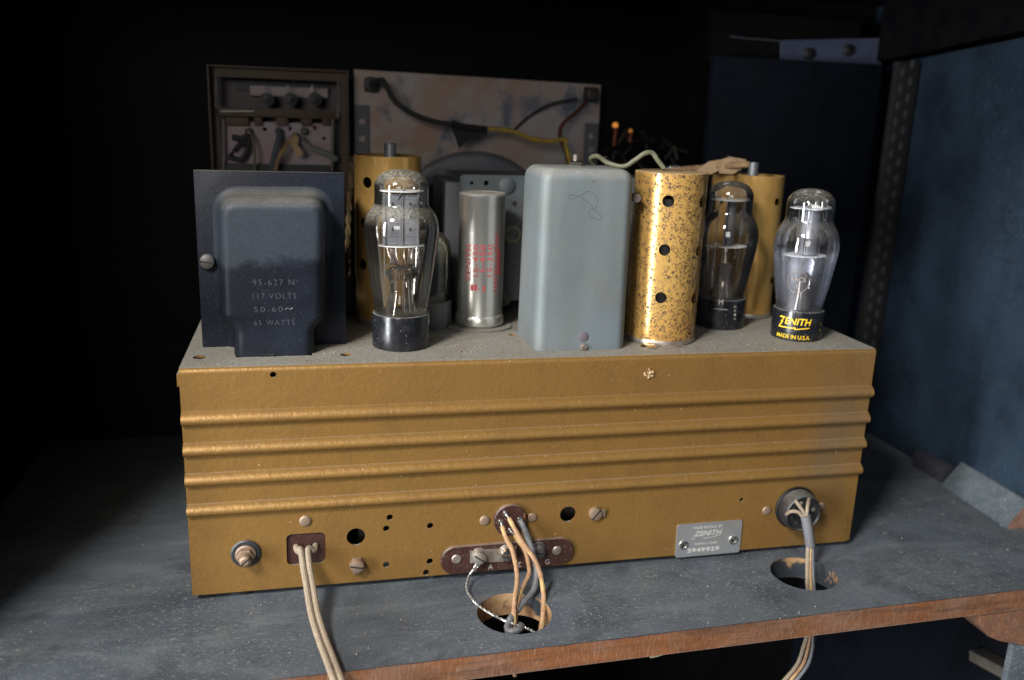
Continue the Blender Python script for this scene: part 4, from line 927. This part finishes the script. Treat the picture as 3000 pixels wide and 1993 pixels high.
# ---- tuning gang end plate and box behind the capacitor
tg = thing('tuning_gang', 'grey metal tuning-capacitor frame with a brass hex nut, behind the aluminium capacitor', 'tuning capacitor', (20, 12, ZT))
gy = 11.0; a = onY(1349, 512, gy); zt_ = a.z
x1_ = 29.6
hl = [onY(*q, gy) for q in ((1382, 537), (1425, 537), (1508, 598), (1508, 775))]
mb = MB(); mb.sheet(rrect(a.x, x1_, E0+.9, zt_, .25), [circ(h.x, h.z, r_, 16) for h, r_ in zip(hl, (.13, .17, .17, .17))], lambda u, v: Vector((u, gy, v)), (0, 1, 0), .16); mb.build('end_plate', zinc, tg)
mb = MB(); mb.box(a.x-.9, a.x+.2, gy+.3, gy+6, E0+.5, zt_-.5, .1); mb.box(a.x, x1_, gy+5.8, gy+6, E0+.5, zt_-.1); mb.build('frame', M('gang_frame', (.13, .135, .145), .5, .4, dust=(DUST, .4, .3, .9)), tg)
mb = MB(); mb.box(a.x+.2, x1_, gy+.3, gy+5.7, zt_-.22, zt_-.12); mb.build('cover', zinc, tg)
mb = MB()
for k in range(18): mb.box(a.x+.3, x1_-.3, gy+.5+k*.28, gy+.56+k*.28, E0+1.2, zt_-1.0)
mb.build('vanes', alum, tg)
p = onY(1501, 686, gy-.3); mb = MB(); mb.lathe([(.72, 0), (.72, .28), (.62, .38)], p.x, gy, p.z, 6, '-y'); mb.build('hex_nut', M('brass_nut', (.30, .29, .22), .45, .5, dust=(DUST, .4, .3, .9)), tg)
slotted(p.x+.05, p.z, gy-.38, .33, .2, zinc, tg, 'slotted_shaft', .6)
for x, y, r_ in ((1484, 545, .5), (1475, 875, .5)):
    p = onY(x, y, gy); mb = MB(); mb.lathe([(r_, 0), (r_, .12), (r_*.6, .22), (.01, .24)], p.x, gy, p.z, 24, '-y'); mb.build('stud', zinc, tg)
mb = MB(); mb.rod((onY(1803, 485, 14).x, 14, zt_-.1), (onY(1803, 468, 14).x, 14, zt_+.35), .25, 12); mb.build('knurled_post', steel, tg)
# bright little bulb-like contact behind grey box
p = onY(1776, 466, 12.5); mb = MB(); mb.lathe([(.01, -.25), (.17, -.18), (.25, 0), (.17, .18), (.01, .25)], p.x, p.y, p.z, 20)
mb.rod((p.x, p.y, zt_-.2), (p.x, p.y, p.z-.1), .06, 8)
tag(mb.build('contact_knob', bright, loc=tuple(p)), 'tiny bright metal knob glinting above the back of the grey box', 'knob')
# small flat grey can bottom left behind the transformer
a, b = onY(1014, 818, 12), onY(1038, 880, 12)
mb = MB(); mb.box(8.0, b.x, 12, 13.5, E0, a.z, .1)
tag(mb.build('coil_can', zinc, loc=(9, 12.7, ZT)), 'small grey can glimpsed between transformer and the back left gold can', 'can')
# braided cord rising beside back-left gold can
P = [onY(*q) for q in ((1034, 462, 16), (1031, 500, 14.6), (1026, 560, 14.2), (1022, 640, 14), (1018, 720, 14), (1014, 800, 14), (1008, 880, 14))]; sp = smooth_path(P, 8)
bc = thing('twisted_cord', 'brown and yellow twisted cloth cord between transformer and back left gold can', 'cord', tuple(P[-1]))
for ph, m_ in ((0, tanw), (math.pi, M('olive_cloth', (.16, .13, .06), .85))):
    mb = MB(); mb.tube([p+Vector((math.cos(i*.9+ph), math.sin(i*.9+ph), 0))*.11 for i, p in enumerate(sp)], .11, 7, 0); mb.build('strand', m_, bc)

# ================================================================== BACKGROUND UNITS
BY = 23.0
def Q(x, y, Y=BY): return onY(x*1.2712, y*1.2712, Y)     # coordinates measured on a 2360-pixel copy
dp = thing('speaker_plate', 'large stained sheet-metal plate with a round embossed dome, standing behind the chassis', 'metal plate', tuple(Q(1100, 500)))
tl, trr = Q(816, 160), Q(1385, 196); zb = 6.0
mb = MB(); mb.loft([[(tl.x, BY, zb), (trr.x, BY, zb), (trr.x, BY, Q(1385, 300).z), (trr.x-.0, BY, trr.z), (tl.x, BY, tl.z)], [(tl.x, BY+.15, zb), (trr.x, BY+.15, zb), (trr.x, BY+.15, Q(1385, 300).z), (trr.x, BY+.15, trr.z), (tl.x, BY+.15, tl.z)]])
mb.build('sheet', galv, dp)
c = Q(1090, 545)
mb = MB(); mb.lathe([(6.6, 0), (6.4, .12), (6.0, .2), (5.2, .25), (4.9, .5), (4.6, .95), (4.3, 1.1), (4.1, 1.1), (3.9, .8), (3.7, .9), (3.6, 3.2), (3.4, 3.5), (2.2, 3.6), (.01, 3.6)], c.x, BY-.01, c.z, 72, '-y')
mb.build('dome', M('dome_metal', (.20, .20, .21), .42, .5, var=((30, .4, .65, (.12, .11, .11), .7),)), dp)
for x0, y0, x1, y1 in ((818, 243, 850, 352), (1345, 285, 1380, 372)):
    a, b = Q(x0, y1, BY-.3), Q(x1, y0, BY-.3); sx, sz = a.x, a.z
    h1_, h2_ = Q((x0+x1)/2, y0+.33*(y1-y0), BY-.3), Q((x0+x1)/2, y0+.7*(y1-y0), BY-.3)
    mb = MB(); mb.sheet([(a.x, 14), (b.x, 14), (b.x, b.z), (a.x, b.z)], [circ(h1_.x, h1_.z, .25, 16), circ(h2_.x, h2_.z, .25, 16)], lambda u, v: Vector((u, BY-.3, v)), (0, 1, 0), .1)
    mb.build('bracket', M('bracket_grey', (.12, .12, .13), .6, .2), dp)
for x, y, w_ in ((857, 195, 24), (1365, 218, 26)):
    a = Q(x, y, BY-.6); s_ = w_/45.
    mb = MB(); mb.box(a.x-s_, a.x+s_, BY-.55, BY-.01, a.z-s_*.95, a.z+s_*.95, .15); cn = mb.build('connector', blackm, dp)
    mb = MB(); mb.lathe([(.55, 0), (.5, .35), (.3, .4), (.25, .2)], a.x, BY-.55, a.z, 20, '-y'); mb.build('ring', M('ring_dark', (.05, .045, .04), .5, .2), cn)
def w2(name, label, pts, r, mat, Y=None):
    P = [Q(*q) for q in pts]; mb = MB(); mb.tube(P, r, 8, 7); o = mb.build(name, mat, loc=tuple(P[0])); tag(o, label, 'wire'); return o
w2('black_lead', 'black lead sagging from the corner connector of the back plate to the black tape', [(857, 197, 22), (880, 185, 21), (893, 205, 20.6), (912, 235, 20.3), (950, 262, 20), (1000, 280, 20), (1045, 287, 20), (1090, 295, 20)], .2, blackw)
w2('yellow_lead', 'yellow lead running right from the black tape and down behind the grey box', [(1115, 298, 20), (1150, 298, 20), (1190, 306, 19.8), (1225, 320, 19.5), (1270, 326, 19.2), (1300, 322, 19), (1303, 335, 19), (1308, 352, 19), (1316, 385, 19)], .17, yelloww)
w2('red_lead', 'red lead dropping from the right connector of the back plate behind the grey box', [(1350, 236, 22), (1325, 262, 21), (1298, 285, 20.4), (1290, 308, 20), (1295, 330, 19.6), (1305, 352, 19.3), (1312, 385, 19)], .15, redw)
w2('grey_lead', 'thin dark lead slanting across the right half of the back plate', [(1330, 228, 22), (1270, 240, 22.2), (1220, 268, 22.5), (1185, 300, 22.7)], .1, blackw)
ft = thing('friction_tape', 'black tape wrapped round the splice with a hanging pointed flag', 'tape', tuple(Q(1080, 295, 20)))
mb = MB(); mb.tube([Q(1040, 285, 20), Q(1065, 293, 20), Q(1095, 297, 20), Q(1122, 300, 20)], .28, 8, 4); mb.build('wrap', tape, ft)
fl = [Q(*q, 19.9) for q in ((1037, 286), (1050, 320), (1058, 344), (1075, 325), (1085, 318), (1103, 320), (1104, 300), (1075, 290))]
mb = MB(); mb.loft([[tuple(p) for p in fl], [tuple(p+Vector((.03, .06, 0))) for p in fl]]); mb.build('flag', tape, ft)
# glints of amber light behind, made as added glowing beads on stems
for i, (x, y, r_, em) in enumerate(((1418, 289, .24, .9), (1453, 302, .17, .45))):
    t_ = thing('amber_glint', ('larger' if i == 0 else 'smaller')+' amber glint in the dark right of the back plate, made as a glowing bead', 'glint', tuple(Q(x, y, 24)), 'amber glints in the dark')
    p = Q(x, y, 24); tm = NT('amber_glow_%d' % i); e = tm.n('ShaderNodeEmission', Color=(1, .36, .07), Strength=em*.7); tm.t.links.new(e.outputs[0], tm.out.inputs[0])
    mb = MB(); mb.lathe([(.01, -r_), (r_*.75, -r_*.65), (r_, 0), (r_*.75, r_*.65), (.01, r_)], p.x, p.y, p.z, 20); mb.build('bulb', tm.m, t_)  # glowing bead for the glint, no lamp
    mb = MB(); mb.lathe([(.2, -1.6 if i == 0 else -.9), (.2, -r_*.7)], p.x, p.y, p.z, 14); mb.build('socket', M('glint_stem_brown_%d' % i, (.2, .06, .02), .4, .5), t_)  # added stem that carries the bead, no lamp socket
mb = MB()
for k in range(34):
    p = Q(random.uniform(1400, 1560), random.uniform(300, 385), 24.5); q = p+Vector((random.uniform(-1.3, 1.3), random.uniform(-.3, .3), random.uniform(-1.2, 1.2)))
    mb.rod(p, q, random.uniform(.05, .16), 6)
tag(mb.build('wiring_tangle', M('dark_wiring', (.03, .024, .018), .5, .2), loc=tuple(Q(1480, 350, 24.5))), 'dark tangle of wiring in the gloom behind the front gold can', 'wiring', kind='stuff')

# push-button tuner unit at left
tu = thing('tuner_unit', 'open-backed rusty metal tuner unit full of wires, behind the transformer', 'tuner unit', tuple(Q(640, 300, 22)))
TY = 22.0; k = 2.614
def R3(x, y, Y=TY): return onY(500+x/k, 100+y/k, Y)
o0, o1 = R3(285, 235), R3(1355, 240)
L0, L1 = o0.x, o1.x; Z1 = o0.z
i0, i1 = R3(335, 325), R3(1300, 325)
mb = MB(); mb.sheet([(L0, E0), (L1, E0), (L1, Z1), (L0, Z1)], [[(i0.x, E0+1), (i1.x, E0+1), (i1.x, i0.z), (i0.x, i0.z)]], lambda u, v: Vector((u, TY, v)), (0, 1, 0), .15)
mb.box(L0, L0+.12, TY-1.0, TY, E0, Z1); mb.box(L1-.12, L1, TY-1.0, TY, E0, Z1); mb.box(L0, L1, TY-.6, TY, Z1-.12, Z1+.0)
mb.build('frame', rusty, tu)
mb = MB(); mb.box(i0.x-.2, i1.x+.2, TY+2.0, TY+2.2, E0, Z1-.5); mb.build('back_panel', M('tuner_back', (.10, .08, .08), .6), tu)
a, b = R3(500, 430, TY+1.9), R3(1220, 340, TY+1.9); mb = MB(); mb.box(a.x, b.x, TY+1.7, TY+1.95, a.z, b.z); mb.build('dark_slot', blackm, tu)
a, b = R3(350, 560, TY+1.8), R3(1290, 360, TY+1.8)
a, b = R3(410, 1000, TY+.6), R3(1230, 690, TY+.6); mb = MB()
hs = [R3(x, y, TY+.6) for x, y in ((1175, 800), (470, 915), (720, 730), (915, 725), (1105, 720))]
mb.sheet([(a.x, a.z), (b.x, a.z), (b.x, b.z), (a.x, b.z)], [circ(h.x, h.z, .14, 12) for h in hs], lambda u, v: Vector((u, TY+.6, v)), (0, 1, 0), .12); mb.build('terminal_panel', pinkpl, tu)
for x0, x1 in ((420, 600), (640, 700), (810, 900), (1000, 1080), (1160, 1220)):
    a, b = R3(x0, 700, TY+.4), R3(x1, 640, TY+.4); mb = MB(); mb.box(a.x, b.x, TY+.2, TY+.5, a.z, b.z, .03); mb.build('contact_block', rusty, tu)
a, b = R3(380, 1060, TY+.4), R3(1250, 1005, TY+.4); mb = MB(); mb.box(a.x, b.x, TY+.2, TY+.5, a.z-2, b.z); mb.build('lower_rail', blackm, tu)
a, b = R3(350, 625, TY+.4), R3(1290, 590, TY+.4); mb = MB(); mb.box(a.x, b.x, TY+.1, TY+.5, a.z, b.z, .05); mb.build('cross_bar', rusty, tu)
rm = M('tuner_rods', (.30, .27, .24), .4, .6)
for a_, b_, r_ in (((380, 592), (640, 592), .12), ((345, 340), (345, 560), .08), ((400, 650), (405, 1030), .1), ((1240, 650), (1235, 1040), .12), ((1285, 350), (1280, 640), .1)): mb = MB(); mb.rod(R3(*a_), R3(*b_), r_, 10); mb.build('rod', rm, tu)
for x in (740, 920, 1105):
    p = R3(x, 500, TY+.3); mb = MB(); mb.lathe([(.45, -1.2), (.5, 0), (.5, .12), (.2, .14), (.2, .3), (.1, .32)], p.x, p.y, p.z, 8, '-y'); mb.build('trimmer', blackm, tu)
    mb = MB(); q = R3(x-25, 430, TY+.5); mb.rod(q, q+Vector((.05, 0, .35)), .06, 6); mb.build('lug', M('lug', (.3, .28, .25), .4, .6), tu)
a, b = R3(610, 470, TY+1.9), R3(1200, 420, TY+1.9); mb = MB(); mb.box(a.x, b.x, TY+1.5, TY+1.65, a.z, b.z); mb.build('pink_bar', pinkpl, tu)
for x, y in ((600, 750), (830, 745), (1025, 745)):
    p = R3(x, y, TY+.4); mb = MB(); mb.lathe([(.28, 0), (.28, .2), (.15, .3)], p.x, p.y, p.z, 12, '-y'); mb.build('lug', dsteel, tu)
mb = MB(); mb.tube([R3(470, 790, TY), R3(540, 800, TY), R3(590, 780, TY)], .22, 7, 4); mb.tube([R3(440, 940, TY), R3(540, 960, TY), R3(590, 880, TY), R3(600, 800, TY)], .2, 7, 5); mb.tube([R3(480, 900, TY), R3(520, 850, TY), R3(570, 830, TY)], .15, 6, 4); mb.build('dark_wiring', blackw, tu)
def w3(name, label, pts, r, mat):
    P = [R3(*q) for q in pts]; mb = MB(); mb.tube(P, r, 8, 6); o = mb.build(name, mat, loc=tuple(P[0])); tag(o, label, 'wire')
w3('tuner_wire', 'thin grey-brown wire dropping from the left lug of the tuner unit', [(608, 755, 22), (625, 800, 21.6), (645, 900, 21.4), (640, 1030, 21.4), (630, 1120, 21.2)], .1, M('greybrown_wire', (.17, .14, .11), .7))
w3('tuner_wire', 'thick dark blue-grey wire dropping from the middle lug of the tuner unit', [(832, 745, 22), (828, 800, 21.6), (800, 900, 21.3), (780, 1000, 21.2), (765, 1120, 21)], .2, M('bluegrey_wire', (.10, .11, .13), .7))
w3('tuner_wire', 'tan wire curving down from the right lug of the tuner unit past a tape flag', [(960, 760, 22), (920, 810, 21.4), (870, 880, 21.2), (825, 960, 21), (800, 1060, 21), (790, 1130, 21)], .15, tanw)
w3('tuner_wire', 'grey wire bundle slanting from the right lug to the right side of the tuner unit', [(990, 790, 22), (1040, 850, 21.6), (1120, 890, 21.6), (1200, 920, 21.6), (1270, 960, 21.8)], .22, M('grey_bundle', (.2, .2, .19), .7))
fl = [R3(*q, 21) for q in ((945, 770), (985, 790), (970, 850), (1025, 915), (965, 950), (925, 850), (900, 825))]
mb = MB(); mb.loft([[tuple(p) for p in fl], [tuple(p+Vector((0, .06, 0))) for p in fl]]); tag(mb.build('tape_flag', mask, loc=tuple(fl[0])), 'tan tape flag stuck on the tuner wire', 'tape')

# loose grit and lint on the shelf and on top of the chassis
def crumbs(name, label, n, fn, loc):
    mb = MB()
    for k in range(n):
        x, y, z = fn(); r = random.choice((.02, .025, .03, .045)); a = random.uniform(0, 6.3)
        if k % 4 == 0:
            l = random.uniform(.12, .4); d = Vector((math.cos(a), math.sin(a), 0)); q = Vector((-d.y, d.x, 0))
            p = Vector((x, y, z+.02)); mb.tube([p, p+d*l*.5+q*l*random.uniform(-.25, .25)+Vector((0, 0, .02)), p+d*l], .011, 4, 3)
        else: mb.loft([[(x+r*math.cos(a+t*1.57)*random.uniform(.6, 1.2), y+r*math.sin(a+t*1.57), z+h) for t in range(4)] for h in (.001, r)])
    o = mb.build(name, M(name+'_mat', (.30, .275, .23), .9, 0, var=((60, .4, .6, (.2, .15, .1), .8),)), loc=loc, flat=True)
    tag(o, label, None, kind='stuff')
def on_shelf():
    while True:
        x, y = random.uniform(-11, 53), random.uniform(-7.3, 12)
        if y > -.3 and -.5 < x < 40.5: continue
        if (x-H1[0])**2+(y-H1[1])**2 < 5 or (x-H2[0])**2+(y-H2[1])**2 < 4.6: continue
        return x, y, 0
crumbs('shelf_grit', 'fine pale grit and lint scattered over the blue-grey shelf', 230, on_shelf, (20, 0, 0))
crumbs('chassis_grit', 'fine pale grit lying on the dusty top of the chassis', 160, lambda: (random.uniform(.6, 39.4), random.uniform(.4, 7), ZT), (20, 3, ZT))
for o in ALL:
    if '_loc' in o: del o['_loc']
